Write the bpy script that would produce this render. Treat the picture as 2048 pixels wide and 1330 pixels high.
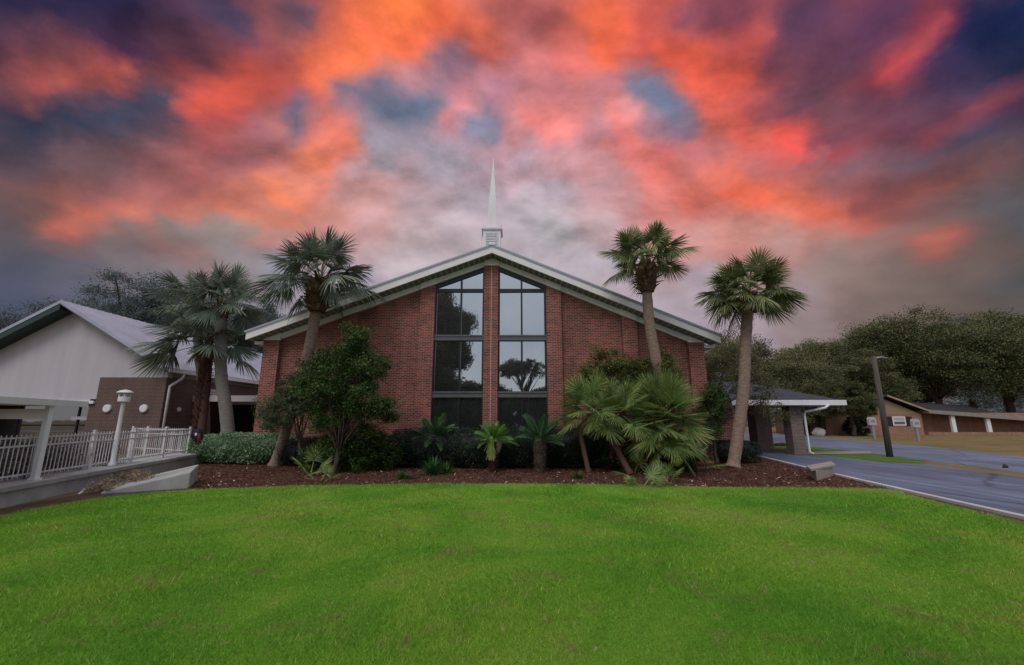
import bpy, math, random
import numpy as np
from mathutils import Vector, Matrix

scene = bpy.context.scene
for o in list(bpy.data.objects):
    bpy.data.objects.remove(o)
COL = scene.collection
PI = math.pi
R = math.radians

# ------------------------------------------------------------------ camera
EYE = 1.6
FOC = 850.0                      # focal length in pixels of a 2048 wide frame
PITCH = math.atan(175 / FOC)
cam_d = bpy.data.cameras.new('camera')
cam = bpy.data.objects.new('camera', cam_d)
COL.objects.link(cam)
cam.location = (0, 0, EYE)
cam.rotation_euler = (PI / 2 + PITCH, 0, 0)
cam_d.sensor_width = 36
cam_d.lens = FOC / 2048 * 36
cam_d.clip_start = 0.05
cam_d.clip_end = 3000
scene.camera = cam
scene.render.resolution_x, scene.render.resolution_y = 1024, 665


def ray(u, v):
    a, b = (u - 1024) / FOC, (665 - v) / FOC
    c, s = math.cos(PITCH), math.sin(PITCH)
    return (a, c - b * s, s + b * c)


def P(u, v, Y):                  # survey point: pixel -> point on the plane at depth Y
    d = ray(u, v)
    t = Y / d[1]
    return Vector((d[0] * t, Y, EYE + d[2] * t))


def G(u, v, z=0.0):              # survey point: pixel -> point on the ground
    d = ray(u, v)
    t = (z - EYE) / d[2]
    return Vector((d[0] * t, d[1] * t, z))


# ------------------------------------------------------------------ view, sun, world
scene.view_settings.view_transform = 'Standard'
scene.view_settings.look = 'None'
scene.view_settings.exposure = 0.0
scene.view_settings.gamma = 1.0
scene.render.engine = 'CYCLES'
scene.cycles.max_bounces = 6
scene.cycles.diffuse_bounces = 3
scene.cycles.glossy_bounces = 3
scene.cycles.transparent_max_bounces = 6
scene.cycles.use_denoising = True
scene.cycles.sample_clamp_indirect = 4

SUN_EL, SUN_AZ = R(48), R(205)   # azimuth from +Y clockwise: behind the camera, to the left
sun_d = bpy.data.lights.new('sun', 'SUN')
sun_d.energy = 1.1
sun_d.angle = R(24)
sun_d.color = (1.0, 0.95, 0.88)
sun = bpy.data.objects.new('sun', sun_d)
COL.objects.link(sun)
sdir = Vector((math.sin(SUN_AZ) * math.cos(SUN_EL), math.cos(SUN_AZ) * math.cos(SUN_EL), math.sin(SUN_EL)))
sun.rotation_euler = sdir.to_track_quat('Z', 'Y').to_euler()
sun.location = sdir * 60


def lin(c):
    c = np.asarray(c, float) / 255.0
    return np.where(c <= 0.04045, c / 12.92, ((c + 0.055) / 1.055) ** 2.4)


# colours of the evening cloud cover, surveyed by direction (pixel of the photo, sRGB)
SKY = [
 (40,20,38,34,62),(180,15,35,38,75),(330,30,65,48,75),(450,30,72,60,90),(600,30,100,70,90),(690,60,190,90,80),(740,20,235,110,70),
 (800,25,255,118,62),(870,35,252,108,70),(950,60,228,105,80),(1010,25,185,95,95),(1080,30,185,95,95),(1180,40,240,105,75),(1230,60,250,105,75),(1300,40,200,85,80),
 (1380,40,140,75,95),(1450,30,125,65,85),(1600,30,85,55,85),(1750,40,88,52,85),(1860,50,110,52,78),(1900,20,170,65,75),(1820,120,190,72,76),(1770,150,165,65,75),
 (1980,60,30,42,85),(2040,30,22,38,80),(30,120,60,42,65),(150,110,98,60,75),(250,80,68,45,75),(370,100,98,60,80),(470,130,100,62,84),
 (560,110,140,72,82),(620,140,235,105,80),(680,100,215,100,75),(720,70,245,115,70),(800,90,246,112,75),(690,135,255,120,85),(900,120,150,105,125),(880,130,120,100,130),
 (960,90,225,105,90),(1050,100,205,112,115),(1140,90,225,110,105),(1210,95,248,105,75),(1350,100,225,90,75),(1290,90,225,90,80),(1480,100,195,80,80),(1560,130,115,65,85),(1680,120,88,55,80),
 (1620,70,95,58,84),(1900,130,55,45,85),(2000,140,35,45,85),(60,190,135,70,75),(170,165,195,88,80),(230,150,180,80,78),(120,185,175,80,76),(300,200,68,68,92),(210,200,60,65,90),(150,220,58,65,90),(50,215,75,60,82),
 (420,195,220,88,76),(480,160,220,88,70),(390,175,190,78,78),(540,170,195,82,76),(600,165,175,85,90),(730,175,110,105,132),(760,190,120,110,135),(700,190,150,115,130),(820,165,185,125,135),(900,185,185,115,128),
 (1000,180,178,118,138),(1100,190,200,120,128),(1200,165,195,120,130),(1250,150,190,112,120),(1320,185,102,112,138),(1300,160,115,112,138),(1345,210,110,112,140),(1400,150,248,98,75),(1440,170,240,98,80),(1380,120,245,95,72),(1500,190,210,90,85),(1545,210,150,75,88),(1600,200,95,65,86),
 (1750,190,98,62,86),(1950,190,50,50,85),(2030,200,120,65,80),(1940,225,115,62,80),(1860,215,85,58,84),(60,240,45,58,85),(20,290,70,65,85),(250,240,64,70,92),(340,240,95,75,95),(400,260,185,82,80),(430,230,170,80,84),
 (520,260,165,102,115),(560,255,190,115,110),(600,225,105,95,122),(640,250,190,110,110),(685,255,238,122,100),(690,215,225,115,105),(750,245,165,135,150),(820,225,100,118,145),(870,215,120,125,150),(790,225,115,122,148),(900,234,245,140,140),
 (960,255,120,130,160),(940,250,150,138,160),(1010,260,215,140,145),(1090,240,248,135,130),(1120,260,240,140,138),(1060,210,205,130,138),(1200,250,190,128,140),(1240,220,225,142,145),(1250,280,240,128,125),(1300,250,165,125,145),(1370,235,115,115,145),
 (1450,230,235,105,90),(1420,260,200,110,110),(1510,280,225,100,90),(1585,275,240,85,75),(1590,300,225,80,75),(1640,290,150,75,85),(1650,240,108,70,86),(1750,290,160,65,75),(1850,275,140,60,72),(1800,240,105,70,88),(1930,250,95,55,75),(2030,235,70,48,75),
 (1980,280,62,66,95),(2040,290,45,58,88),(60,330,96,76,88),(200,310,110,85,95),(330,330,145,90,95),(380,330,175,98,100),(450,310,160,100,110),(560,290,160,100,108),(600,320,200,115,105),(660,300,242,128,102),(640,315,235,125,95),(700,330,180,150,160),
 (760,310,158,150,166),(880,330,165,155,172),(970,300,190,150,165),(1050,310,188,158,175),(1130,310,205,150,160),(1200,330,200,142,148),(1300,310,228,122,120),(1330,340,235,118,112),(1430,360,225,120,108),(1430,310,190,112,118),(1500,340,190,112,115),(1560,330,185,105,108),(1620,320,150,95,108),
 (1700,330,118,95,112),(1780,310,105,92,112),(1850,300,88,90,112),(2000,310,62,75,98),(1600,360,200,105,100),(1700,370,160,95,98),(1800,370,118,82,92),(1920,340,95,78,92),(2030,345,88,80,90),
 (40,390,115,82,84),(130,395,150,90,86),(200,400,135,90,95),(350,390,175,100,100),(500,385,210,118,100),(560,380,240,130,95),(600,400,228,125,98),(620,370,205,130,120),(700,390,190,140,140),(850,410,180,155,165),(960,400,175,162,175),(1100,390,178,165,178),
 (1200,385,198,152,160),(1250,410,205,148,152),(1340,400,225,130,125),(1400,390,240,120,105),(1500,385,254,108,78),(1540,390,252,108,78),(1600,415,250,112,82),(1560,420,225,125,110),(1660,440,228,105,85),(1720,440,215,100,85),(1780,420,160,82,82),(1700,410,150,85,88),(1860,385,125,85,90),
 (1940,360,110,82,86),(2040,360,112,95,96),(40,430,92,84,90),(110,455,205,105,90),(200,440,205,108,95),(300,432,225,115,95),(420,425,235,120,92),(520,435,235,125,95),(600,440,190,132,128),(300,415,170,105,105),(520,410,180,115,112),
 (100,480,105,92,96),(220,480,118,108,112),(430,470,142,134,134),(350,455,128,120,122),(60,500,82,84,98),(560,450,180,140,138),(750,440,200,152,155),(900,450,185,168,178),(830,480,195,172,178),(1100,470,178,172,180),(1050,430,180,168,178),(1200,450,190,162,168),(1330,450,210,142,140),
 (1400,470,208,148,146),(1480,450,205,140,132),(1550,480,185,145,140),(1650,470,170,132,128),(1680,500,150,130,128),(1750,470,150,120,118),(1800,450,150,112,110),(1880,480,185,98,88),(1910,470,170,95,88),(1900,430,122,102,104),(2000,410,95,98,106),(2040,450,80,88,96),(1990,480,110,92,90),
 (40,560,78,84,106),(150,545,92,94,112),(250,540,116,110,118),(330,560,122,120,132),(480,520,145,138,145),(560,540,140,140,155),(700,560,165,160,180),(800,540,198,184,192),(850,510,190,176,186),(1150,530,178,168,180),(1250,520,172,164,178),(1420,560,172,158,170),(1450,620,165,152,168),
 (1600,580,155,138,145),(1650,540,150,128,126),(1720,560,135,116,112),(1800,530,122,106,104),(1950,540,108,94,92),(2040,570,82,82,86),(1850,570,112,98,94),(200,620,92,100,128),(40,640,72,80,108),(480,640,140,140,160),(1500,660,165,150,164),(1750,620,120,104,102),(1950,620,96,86,84),(1600,640,145,128,132),
 (1024,600,178,170,182),(1300,640,172,162,178),(700,640,165,160,180),(1024,760,182,174,184),(300,760,110,112,130),(1700,760,130,116,118),(-200,100,40,40,66),(-200,350,80,68,82),(-200,600,70,76,100),(2250,80,24,38,78),(2250,350,66,66,84),(2250,600,80,78,82),
]
_sp = np.array([(s[0], s[1]) for s in SKY], float)
_sc = np.array([s[2:] for s in SKY], float)
_dirs = np.array([ray(u, v) for u, v in _sp])
_dirs /= np.linalg.norm(_dirs, axis=1)[:, None]
_az = np.degrees(np.arctan2(_dirs[:, 0], _dirs[:, 1]))
_el = np.degrees(np.arcsin(_dirs[:, 2]))


# lit cloud edges and gaps: (points, colour at start, colour at end, width, softness below the line)
STROKES = [
 ([(400,192),(450,172),(500,136),(560,150)], (222,88,75), (205,85,78), 26, 1), ([(380,215),(420,205),(470,185)], (228,90,78), (225,90,74), 18, 1),
 ([(640,142),(700,130),(760,90),(830,15)], (250,115,78), (255,122,65), 34, 1), ([(720,60),(800,100),(880,60)], (245,110,72), (255,110,75), 30, 1),
 ([(700,290),(660,310),(615,332)], (240,125,105), (235,125,98), 22, 1), ([(560,385),(600,400),(640,375)], (245,132,92), (225,125,105), 12, 1),
 ([(90,205),(170,172),(270,143)], (185,85,80), (205,95,84), 12, .5), ([(380,340),(470,325)], (190,105,105), (170,98,105), 12, 1),
 ([(1205,10),(1188,60),(1212,112)], (248,108,75), (252,105,72), 20, 1), ([(1320,105),(1370,130),(1405,160),(1440,182),(1490,165)], (248,98,74), (238,92,76), 20, .6),
 ([(1425,200),(1470,240),(1512,285)], (238,105,92), (235,98,88), 20, .8), ([(1560,262),(1585,285),(1605,312)], (235,82,76), (248,85,76), 15, .6),
 ([(1420,345),(1480,352),(1510,380),(1540,392)], (235,118,105), (255,108,76), 18, .7),
 ([(1500,388),(1560,402),(1620,428),(1680,442),(1740,432),(1800,405),(1900,362),(2060,312)], (250,112,82), (140,86,86), 15, .35),
 ([(1700,420),(1800,385),(1900,340),(2050,290)], (150,78,82), (92,72,80), 20, .8),
 ([(1640,312),(1720,313),(1800,292),(1900,270),(2060,222)], (170,62,72), (120,66,80), 11, .4), ([(1650,285),(1780,268),(1900,240),(2050,212)], (110,62,80), (75,48,74), 20, 1),
 ([(1758,158),(1820,116),(1880,62),(1905,5)], (205,76,78), (165,66,78), 15, 1), ([(2060,182),(1980,205),(1905,226)], (140,70,82), (130,64,78), 10, .6),
 ([(1852,492),(1890,476),(1922,461)], (195,108,94), (180,98,90), 7, .6), ([(1222,212),(1238,262),(1268,298),(1340,322)], (236,130,130), (238,118,112), 9, 1),
 ([(892,233),(940,232)], (248,146,146), (248,146,146), 9, .7), ([(1060,245),(1130,250)], (250,134,130), (245,136,134), 26, .8),
 ([(935,252),(975,268)], (112,124,158), (125,132,160), 11, 1), ([(775,226),(865,218)], (98,116,146), (104,120,148), 22, 1), ([(685,186),(765,182)], (108,106,134), (104,106,132), 20, 1),
 ([(1275,172),(1350,205)], (104,112,140), (100,112,142), 26, 1), ([(603,190),(590,270)], (108,97,122), (110,98,124), 15, 1), ([(880,120),(935,135)], (140,105,125), (150,110,128), 20, 1),
 ([(60,245),(200,235),(320,200)], (46,58,86), (66,70,94), 24, .8), ([(740,265),(850,290),(950,330)], (150,145,165), (170,155,172), 18, 1),
 ([(110,460),(200,440),(300,431),(420,423),(520,433),(610,452)], (208,108,92), (225,135,110), 17, .45), ([(300,415),(420,405),(540,385)], (180,108,106), (205,118,102), 12, 1),
 ([(180,475),(330,452),(430,445),(520,456)], (122,112,112), (160,145,142), 12, 1), ([(1960,30),(2060,120)], (28,40,84), (28,40,80), 50, 1), ([(-30,20),(120,30),(260,25)], (36,32,62), (40,38,74), 30, 1),
]
ST = [(np.array(p, float), np.array(c0, float), np.array(c1, float), w, b) for p, c0, c1, w, b in STROKES]


def sky_colour(az, el):
    d2 = ((_az - az) * math.cos(R(min(el, 60)))) ** 2 + (1.35 * (_el - el)) ** 2
    w = np.exp(-d2 / (2 * 1.25 ** 2)) + 0.02 * np.exp(-d2 / (2 * 5.0 ** 2)) + 1e-7 / (1 + d2)
    c = (w[:, None] * _sc).sum(0) / w.sum()
    wb = np.exp(-d2 / (2 * 4.5 ** 2)) + 1e-7
    c = np.clip(c + .15 * (c - (wb[:, None] * _sc).sum(0) / wb.sum()), 8, 255)
    x, y, z = math.sin(R(az)) * math.cos(R(el)), math.cos(R(az)) * math.cos(R(el)), math.sin(R(el))
    cp, sp_ = math.cos(PITCH), math.sin(PITCH)
    fwd, up = y * cp + z * sp_, z * cp - y * sp_
    if fwd < .15:
        return lin(c)
    q = np.array([1024 + FOC * x / fwd, 665 - FOC * up / fwd])
    for p, c0, c1, wd, b in ST:
        a, d = p[:-1], p[1:] - p[:-1]
        t = np.clip(((q - a) * d).sum(1) / (d * d).sum(1), 0, 1)
        e = q - (a + d * t[:, None])
        k = int(np.argmin((e * e).sum(1)))
        dist = math.hypot(*e[k])
        ww = max(wd, 11) * (max(b, .55) if e[k][1] > 0 else 1.3)
        f = math.exp(-(dist / ww) ** 2) * .9
        if f > .01:
            s_ = (k + t[k]) / len(a)
            c = c * (1 - f) + (c0 * (1 - s_) + c1 * s_) * f
    return lin(c * .92 + .08 * c.mean() + np.array([1, 0, -2]))


AZ0, AZ1 = -66.0, 66.0
EL_ROWS = [0, 5, 9] + [11.5 + 1.45 * i for i in range(28)] + [55]
world = bpy.data.worlds.new('World')
scene.world = world
world.use_nodes = True
wt = world.node_tree
wt.nodes.clear()


def wn(kind, **kw):
    n = wt.nodes.new(kind)
    for k, v in kw.items():
        setattr(n, k, v)
    return n


def wmath(op, a, b=None, clamp=False):
    n = wn('ShaderNodeMath', operation=op, use_clamp=clamp)
    for i, q in enumerate((a, b)):
        if q is None:
            continue
        if isinstance(q, (int, float)):
            n.inputs[i].default_value = q
        else:
            wt.links.new(q, n.inputs[i])
    return n.outputs[0]


def wmaprange(x, a, b, c=0.0, d=1.0, smooth=True):
    n = wn('ShaderNodeMapRange')
    n.interpolation_type = 'SMOOTHSTEP' if smooth else 'LINEAR'
    n.clamp = True
    wt.links.new(x, n.inputs['Value'])
    for k, q in zip(('From Min', 'From Max', 'To Min', 'To Max'), (a, b, c, d)):
        n.inputs[k].default_value = q
    return n.outputs['Result']


tc = wn('ShaderNodeTexCoord')
DIRV = tc.outputs['Generated']
sep0 = wn('ShaderNodeSeparateXYZ')
wt.links.new(DIRV, sep0.inputs[0])


def wnoise(vec, scale, detail, rough, dist=0.0):
    n = wn('ShaderNodeTexNoise')
    n.inputs['Scale'].default_value = scale
    n.inputs['Detail'].default_value = detail
    n.inputs['Roughness'].default_value = rough
    n.inputs['Distortion'].default_value = dist
    wt.links.new(vec, n.inputs['Vector'])
    return n


wmap = wn('ShaderNodeMapping')
wmap.inputs['Scale'].default_value = (1.0, 1.0, 1.9)
wt.links.new(DIRV, wmap.inputs['Vector'])
nz = wnoise(wmap.outputs[0], 3.2, 2, 0.5, 0.0)
# cloud deck coordinates: the direction carried onto a flat layer overhead
zden = wmath('ADD', wmath('MAXIMUM', sep0.outputs['Z'], 0.0), 0.42)
deck = wn('ShaderNodeCombineXYZ')
wt.links.new(wmath('DIVIDE', sep0.outputs['X'], zden), deck.inputs[0])
wt.links.new(wmath('DIVIDE', sep0.outputs['Y'], zden), deck.inputs[1])
nf = wnoise(deck.outputs[0], 3.4, 6, 0.5, 0.0)


def split(n):
    q = wn('ShaderNodeSeparateColor')
    wt.links.new(n.outputs['Color'], q.inputs[0])
    return [wmath('SUBTRACT', q.outputs[k], 0.5) for k in (0, 1)]


a_lo, e_lo = split(nz)
a_hi, e_hi = split(nf)
a_x, e_x = split(wnoise(deck.outputs[0], 11.0, 5, 0.62, 0.0))
az_raw = wmath('MULTIPLY', wmath('ARCTAN2', sep0.outputs['X'], sep0.outputs['Y']), 180 / PI)
el_raw = wmath('MULTIPLY', wmath('ARCSINE', sep0.outputs['Z']), 180 / PI)
wamp = wmaprange(el_raw, 8, 24, 0.3, 1.0)
az_off = wmath('ADD', wmath('ADD', wmath('MULTIPLY', a_lo, 2.0), wmath('MULTIPLY', a_hi, 5.5)), wmath('MULTIPLY', a_x, 4.5))
el_off = wmath('ADD', wmath('ADD', wmath('MULTIPLY', e_lo, 0.8), wmath('MULTIPLY', e_hi, 2.8)), wmath('MULTIPLY', e_x, 2.6))
az_w = wmath('ADD', az_raw, wmath('MULTIPLY', az_off, wamp))
el_w = wmath('ADD', el_raw, wmath('MULTIPLY', el_off, wamp))
NST = 32


def ramp_group(cols):                # one row of sky colours as its own small node group
    ng = bpy.data.node_groups.new('sky row', 'ShaderNodeTree')
    ng.interface.new_socket('Fac', in_out='INPUT', socket_type='NodeSocketFloat')
    ng.interface.new_socket('Color', in_out='OUTPUT', socket_type='NodeSocketColor')
    rp = ng.nodes.new('ShaderNodeValToRGB')
    cr = rp.color_ramp
    while len(cr.elements) < len(cols):
        cr.elements.new(1.0)
    for k, c in enumerate(cols):
        e = cr.elements[k]
        e.position = k / (len(cols) - 1)
        e.color = (c[0], c[1], c[2], 1)
    gi, go = ng.nodes.new('NodeGroupInput'), ng.nodes.new('NodeGroupOutput')
    ng.links.new(gi.outputs[0], rp.inputs[0])
    ng.links.new(rp.outputs[0], go.inputs[0])
    return ng


def sky_rows(a0, a1):
    t = wmaprange(az_w, a0, a1, smooth=False)
    prev = None
    for i, el in enumerate(EL_ROWS):
        rp = wn('ShaderNodeGroup')
        rp.node_tree = ramp_group([sky_colour(a0 + k / (NST - 1) * (a1 - a0), el) for k in range(NST)])
        wt.links.new(t, rp.inputs[0])
        if prev is None:
            prev = rp.outputs[0]
            continue
        f = wmaprange(el_w, EL_ROWS[i - 1], el, smooth=False)
        mx = wn('ShaderNodeMix', data_type='RGBA')
        wt.links.new(f, mx.inputs['Factor'])
        wt.links.new(prev, mx.inputs[6])
        wt.links.new(rp.outputs[0], mx.inputs[7])
        prev = mx.outputs[2]
    return prev


SECT = [AZ0, -32.0, 0.0, 32.0, AZ1]
prev = sky_rows(SECT[0], SECT[1])
for k in range(1, 4):
    nxt = sky_rows(SECT[k], SECT[k + 1])
    mx = wn('ShaderNodeMix', data_type='RGBA')
    wt.links.new(wmath('GREATER_THAN', az_w, SECT[k]), mx.inputs['Factor'])
    wt.links.new(prev, mx.inputs[6])
    wt.links.new(nxt, mx.inputs[7])
    prev = mx.outputs[2]
# finer wisps: brightness of the lit cloud bellies
smap = wn('ShaderNodeMapping')
smap.inputs['Rotation'].default_value = (0.0, 0.0, 0.12)
smap.inputs['Scale'].default_value = (1.0, 1.25, 1.0)
wt.links.new(deck.outputs[0], smap.inputs['Vector'])
smap2 = wn('ShaderNodeMapping')
smap2.inputs['Location'].default_value = (0.02, -0.06, 0.0)
wt.links.new(smap.outputs[0], smap2.inputs['Vector'])
n_a = wnoise(smap.outputs[0], 3.0, 7, 0.58, 0.2)
n_b = wnoise(smap2.outputs[0], 3.0, 7, 0.58, 0.2)
edge = wmath('MULTIPLY', wmath('SUBTRACT', n_a.outputs['Fac'], n_b.outputs['Fac']), 2.2)
body = wmaprange(n_a.outputs['Fac'], 0.32, 0.66, 0.87, 1.09)
wv = wmath('MULTIPLY', wmath('SUBTRACT', wmath('ADD', body, edge), 0.98), wmaprange(el_raw, 12, 34, 0.30, 1.0))
wisp = wmath('MINIMUM', wmath('MAXIMUM', wmath('ADD', wv, 1.0), 0.62), 1.45)
gm = wn('ShaderNodeVectorMath', operation='SCALE')
wt.links.new(prev, gm.inputs[0])
wt.links.new(wisp, gm.inputs['Scale'])
front_bg = wn('ShaderNodeBackground')
wt.links.new(gm.outputs[0], front_bg.inputs['Color'])
front_bg.inputs['Strength'].default_value = 1.0
# overcast daylight behind the camera and overhead: Nishita sky plus pale cloud
nish = wn('ShaderNodeTexSky', sky_type='NISHITA', sun_disc=False)
nish.sun_elevation = SUN_EL
nish.sun_rotation = SUN_AZ
nish.air_density = 1.0
nish.dust_density = 2.0
nbg = wn('ShaderNodeBackground')
wt.links.new(nish.outputs[0], nbg.inputs['Color'])
nbg.inputs['Strength'].default_value = 0.1
cl = wn('ShaderNodeValToRGB')
cl.color_ramp.elements[0].position = 0.3
cl.color_ramp.elements[0].color = (0.40, 0.43, 0.52, 1)
cl.color_ramp.elements[1].position = 0.7
cl.color_ramp.elements[1].color = (0.66, 0.66, 0.68, 1)
nz3 = wnoise(wmap.outputs[0], 2.2, 5, 0.55, 0.3)
wt.links.new(nz3.outputs['Fac'], cl.inputs[0])
cbg = wn('ShaderNodeBackground')
wt.links.new(cl.outputs[0], cbg.inputs['Color'])
wt.links.new(wmaprange(el_raw, 8, 75, 1.15, 2.3), cbg.inputs['Strength'])
day = wn('ShaderNodeMixShader')
day.inputs[0].default_value = 0.72
wt.links.new(nbg.outputs[0], day.inputs[1])
wt.links.new(cbg.outputs[0], day.inputs[2])
absaz = wmath('ABSOLUTE', az_raw)
f1 = wmaprange(absaz, 64, 92)
f2 = wmaprange(el_raw, 52, 66)
fday = wmath('MAXIMUM', f1, f2)
wmix = wn('ShaderNodeMixShader')
wt.links.new(fday, wmix.inputs[0])
wt.links.new(front_bg.outputs[0], wmix.inputs[1])
wt.links.new(day.outputs[0], wmix.inputs[2])
wout = wn('ShaderNodeOutputWorld')
wt.links.new(wmix.outputs[0], wout.inputs['Surface'])
world.cycles.sampling_method = 'MANUAL'
world.cycles.sample_map_resolution = 512


# ------------------------------------------------------------------ materials
def new_mat(name):
    m = bpy.data.materials.new(name)
    m.use_nodes = True
    nt = m.node_tree
    b = nt.nodes['Principled BSDF']
    return m, nt, b


def N(nt, kind, **kw):
    n = nt.nodes.new(kind)
    for k, v in kw.items():
        setattr(n, k, v)
    return n


def noise(nt, vec, scale, detail=4, rough=0.55, dist=0.0):
    n = N(nt, 'ShaderNodeTexNoise')
    n.inputs['Scale'].default_value = scale
    n.inputs['Detail'].default_value = detail
    n.inputs['Roughness'].default_value = rough
    n.inputs['Distortion'].default_value = dist
    if vec is not None:
        nt.links.new(vec, n.inputs['Vector'])
    return n


def ramp(nt, fac, stops):
    n = N(nt, 'ShaderNodeValToRGB')
    cr = n.color_ramp
    while len(cr.elements) < len(stops):
        cr.elements.new(0.5)
    for e, (p, c) in zip(cr.elements, stops):
        e.position = p
        e.color = (c[0], c[1], c[2], 1)
    nt.links.new(fac, n.inputs[0])
    return n


def mixc(nt, fac, a, b, mode='MIX'):
    n = N(nt, 'ShaderNodeMix', data_type='RGBA', blend_type=mode)
    for sock, q in ((n.inputs['Factor'], fac), (n.inputs[6], a), (n.inputs[7], b)):
        if isinstance(q, (int, float)):
            sock.default_value = q
        elif isinstance(q, tuple):
            sock.default_value = (q[0], q[1], q[2], 1)
        else:
            nt.links.new(q, sock)
    return n.outputs[2]


def bump(nt, b, h, strength, dist=0.02):
    n = N(nt, 'ShaderNodeBump')
    n.inputs['Strength'].default_value = strength
    n.inputs['Distance'].default_value = dist
    nt.links.new(h, n.inputs['Height'])
    nt.links.new(n.outputs[0], b.inputs['Normal'])


def pos(nt):
    return N(nt, 'ShaderNodeNewGeometry').outputs['Position']


def mat_plain(name, col, rough=0.6, var=0.15, scale=3.0, metal=0.0, bmp=0.0, bscale=40, stretch=None, spec=0.4):
    m, nt, b = new_mat(name)
    v = pos(nt)
    if stretch:
        mp = N(nt, 'ShaderNodeMapping')
        mp.inputs['Scale'].default_value = stretch
        nt.links.new(v, mp.inputs['Vector'])
        v = mp.outputs[0]
    n = noise(nt, v, scale, 5, 0.6)
    lo = tuple(c * (1 - var) for c in col)
    hi = tuple(min(1, c * (1 + var)) for c in col)
    r = ramp(nt, n.outputs['Fac'], [(0.3, lo), (0.7, hi)])
    nt.links.new(r.outputs[0], b.inputs['Base Color'])
    b.inputs['Roughness'].default_value = rough
    b.inputs['Metallic'].default_value = metal
    b.inputs['Specular IOR Level'].default_value = spec
    if bmp:
        n2 = noise(nt, v, bscale, 4, 0.6)
        bump(nt, b, n2.outputs['Fac'], bmp)
    return m


def mat_brick(name, c1, c2, mortar, tint=(0.9, 1.1), msize=0.010):
    m, nt, b = new_mat(name)
    uv = N(nt, 'ShaderNodeUVMap')
    br = N(nt, 'ShaderNodeTexBrick')
    nt.links.new(uv.outputs[0], br.inputs['Vector'])
    br.offset = 0.5
    br.inputs['Color1'].default_value = (*c1, 1)
    br.inputs['Color2'].default_value = (*c2, 1)
    br.inputs['Mortar'].default_value = (*mortar, 1)
    br.inputs['Scale'].default_value = 1.0
    br.inputs['Mortar Size'].default_value = msize
    br.inputs['Mortar Smooth'].default_value = 0.15
    br.inputs['Bias'].default_value = 0.0
    br.inputs['Brick Width'].default_value = 0.205
    br.inputs['Row Height'].default_value = 0.0672
    n = noise(nt, uv.outputs[0], 0.7, 5, 0.65)
    r = ramp(nt, n.outputs['Fac'], [(0.3, (tint[0],) * 3), (0.7, (tint[1],) * 3)])
    c = mixc(nt, 1.0, br.outputs['Color'], r.outputs[0], 'MULTIPLY')
    n2 = noise(nt, uv.outputs[0], 26, 2, 0.6)
    r2 = ramp(nt, n2.outputs['Fac'], [(0.25, (0.75,) * 3), (0.75, (1.22,) * 3)])
    c = mixc(nt, 1.0, c, r2.outputs[0], 'MULTIPLY')
    mp = N(nt, 'ShaderNodeMapping')
    mp.inputs['Scale'].default_value = (1.5, 0.22, 1)
    nt.links.new(uv.outputs[0], mp.inputs['Vector'])
    n3 = noise(nt, mp.outputs[0], 1.6, 5, 0.6)
    r3 = ramp(nt, n3.outputs['Fac'], [(0.34, (0.84, 0.85, 0.86)), (0.6, (1.05, 1.05, 1.05))])
    c = mixc(nt, 1.0, c, r3.outputs[0], 'MULTIPLY')
    nt.links.new(c, b.inputs['Base Color'])
    b.inputs['Roughness'].default_value = 0.85
    b.inputs['Specular IOR Level'].default_value = 0.25
    inv = N(nt, 'ShaderNodeMath', operation='SUBTRACT')
    inv.inputs[0].default_value = 1.0
    nt.links.new(br.outputs['Fac'], inv.inputs[1])
    bump(nt, b, inv.outputs[0], 0.5, 0.01)
    return m


def mat_leaf(name, dark, mid, light, transl=0.25, rough=0.5, big=0.0, spec=0.3):
    m, nt, b = new_mat(name)
    at = N(nt, 'ShaderNodeAttribute', attribute_name='rnd')
    r = ramp(nt, at.outputs['Fac'], [(0.0, dark), (0.5, mid), (1.0, light)])
    c = r.outputs[0]
    if big:
        oi = N(nt, 'ShaderNodeObjectInfo')
        r2 = ramp(nt, oi.outputs['Random'], [(0.0, (1 - big,) * 3), (1.0, (1 + big,) * 3)])
        c = mixc(nt, 1.0, c, r2.outputs[0], 'MULTIPLY')
    nt.links.new(c, b.inputs['Base Color'])
    b.inputs['Roughness'].default_value = rough
    b.inputs['Specular IOR Level'].default_value = spec
    tr = N(nt, 'ShaderNodeBsdfTranslucent')
    nt.links.new(c, tr.inputs['Color'])
    mx = N(nt, 'ShaderNodeMixShader')
    mx.inputs[0].default_value = transl
    nt.links.new(b.outputs[0], mx.inputs[1])
    nt.links.new(tr.outputs[0], mx.inputs[2])
    nt.links.new(mx.outputs[0], nt.nodes['Material Output'].inputs['Surface'])
    return m


def mat_glass(name, refl=0.6, base=(0.008, 0.011, 0.012), tint=(0.92, 0.95, 1.0)):
    m, nt, b = new_mat(name)
    b.inputs['Base Color'].default_value = (*base, 1)
    b.inputs['Roughness'].default_value = 0.3
    gl = N(nt, 'ShaderNodeBsdfGlossy')
    gl.inputs['Color'].default_value = (*tint, 1)
    gl.inputs['Roughness'].default_value = 0.015
    n = noise(nt, pos(nt), 0.9, 2, 0.5)
    bp = N(nt, 'ShaderNodeBump')
    bp.inputs['Strength'].default_value = 0.04
    bp.inputs['Distance'].default_value = 0.05
    nt.links.new(n.outputs['Fac'], bp.inputs['Height'])
    nt.links.new(bp.outputs[0], gl.inputs['Normal'])
    mx = N(nt, 'ShaderNodeMixShader')
    mx.inputs[0].default_value = refl
    nt.links.new(b.outputs[0], mx.inputs[1])
    nt.links.new(gl.outputs[0], mx.inputs[2])
    nt.links.new(mx.outputs[0], nt.nodes['Material Output'].inputs['Surface'])
    return m


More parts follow.
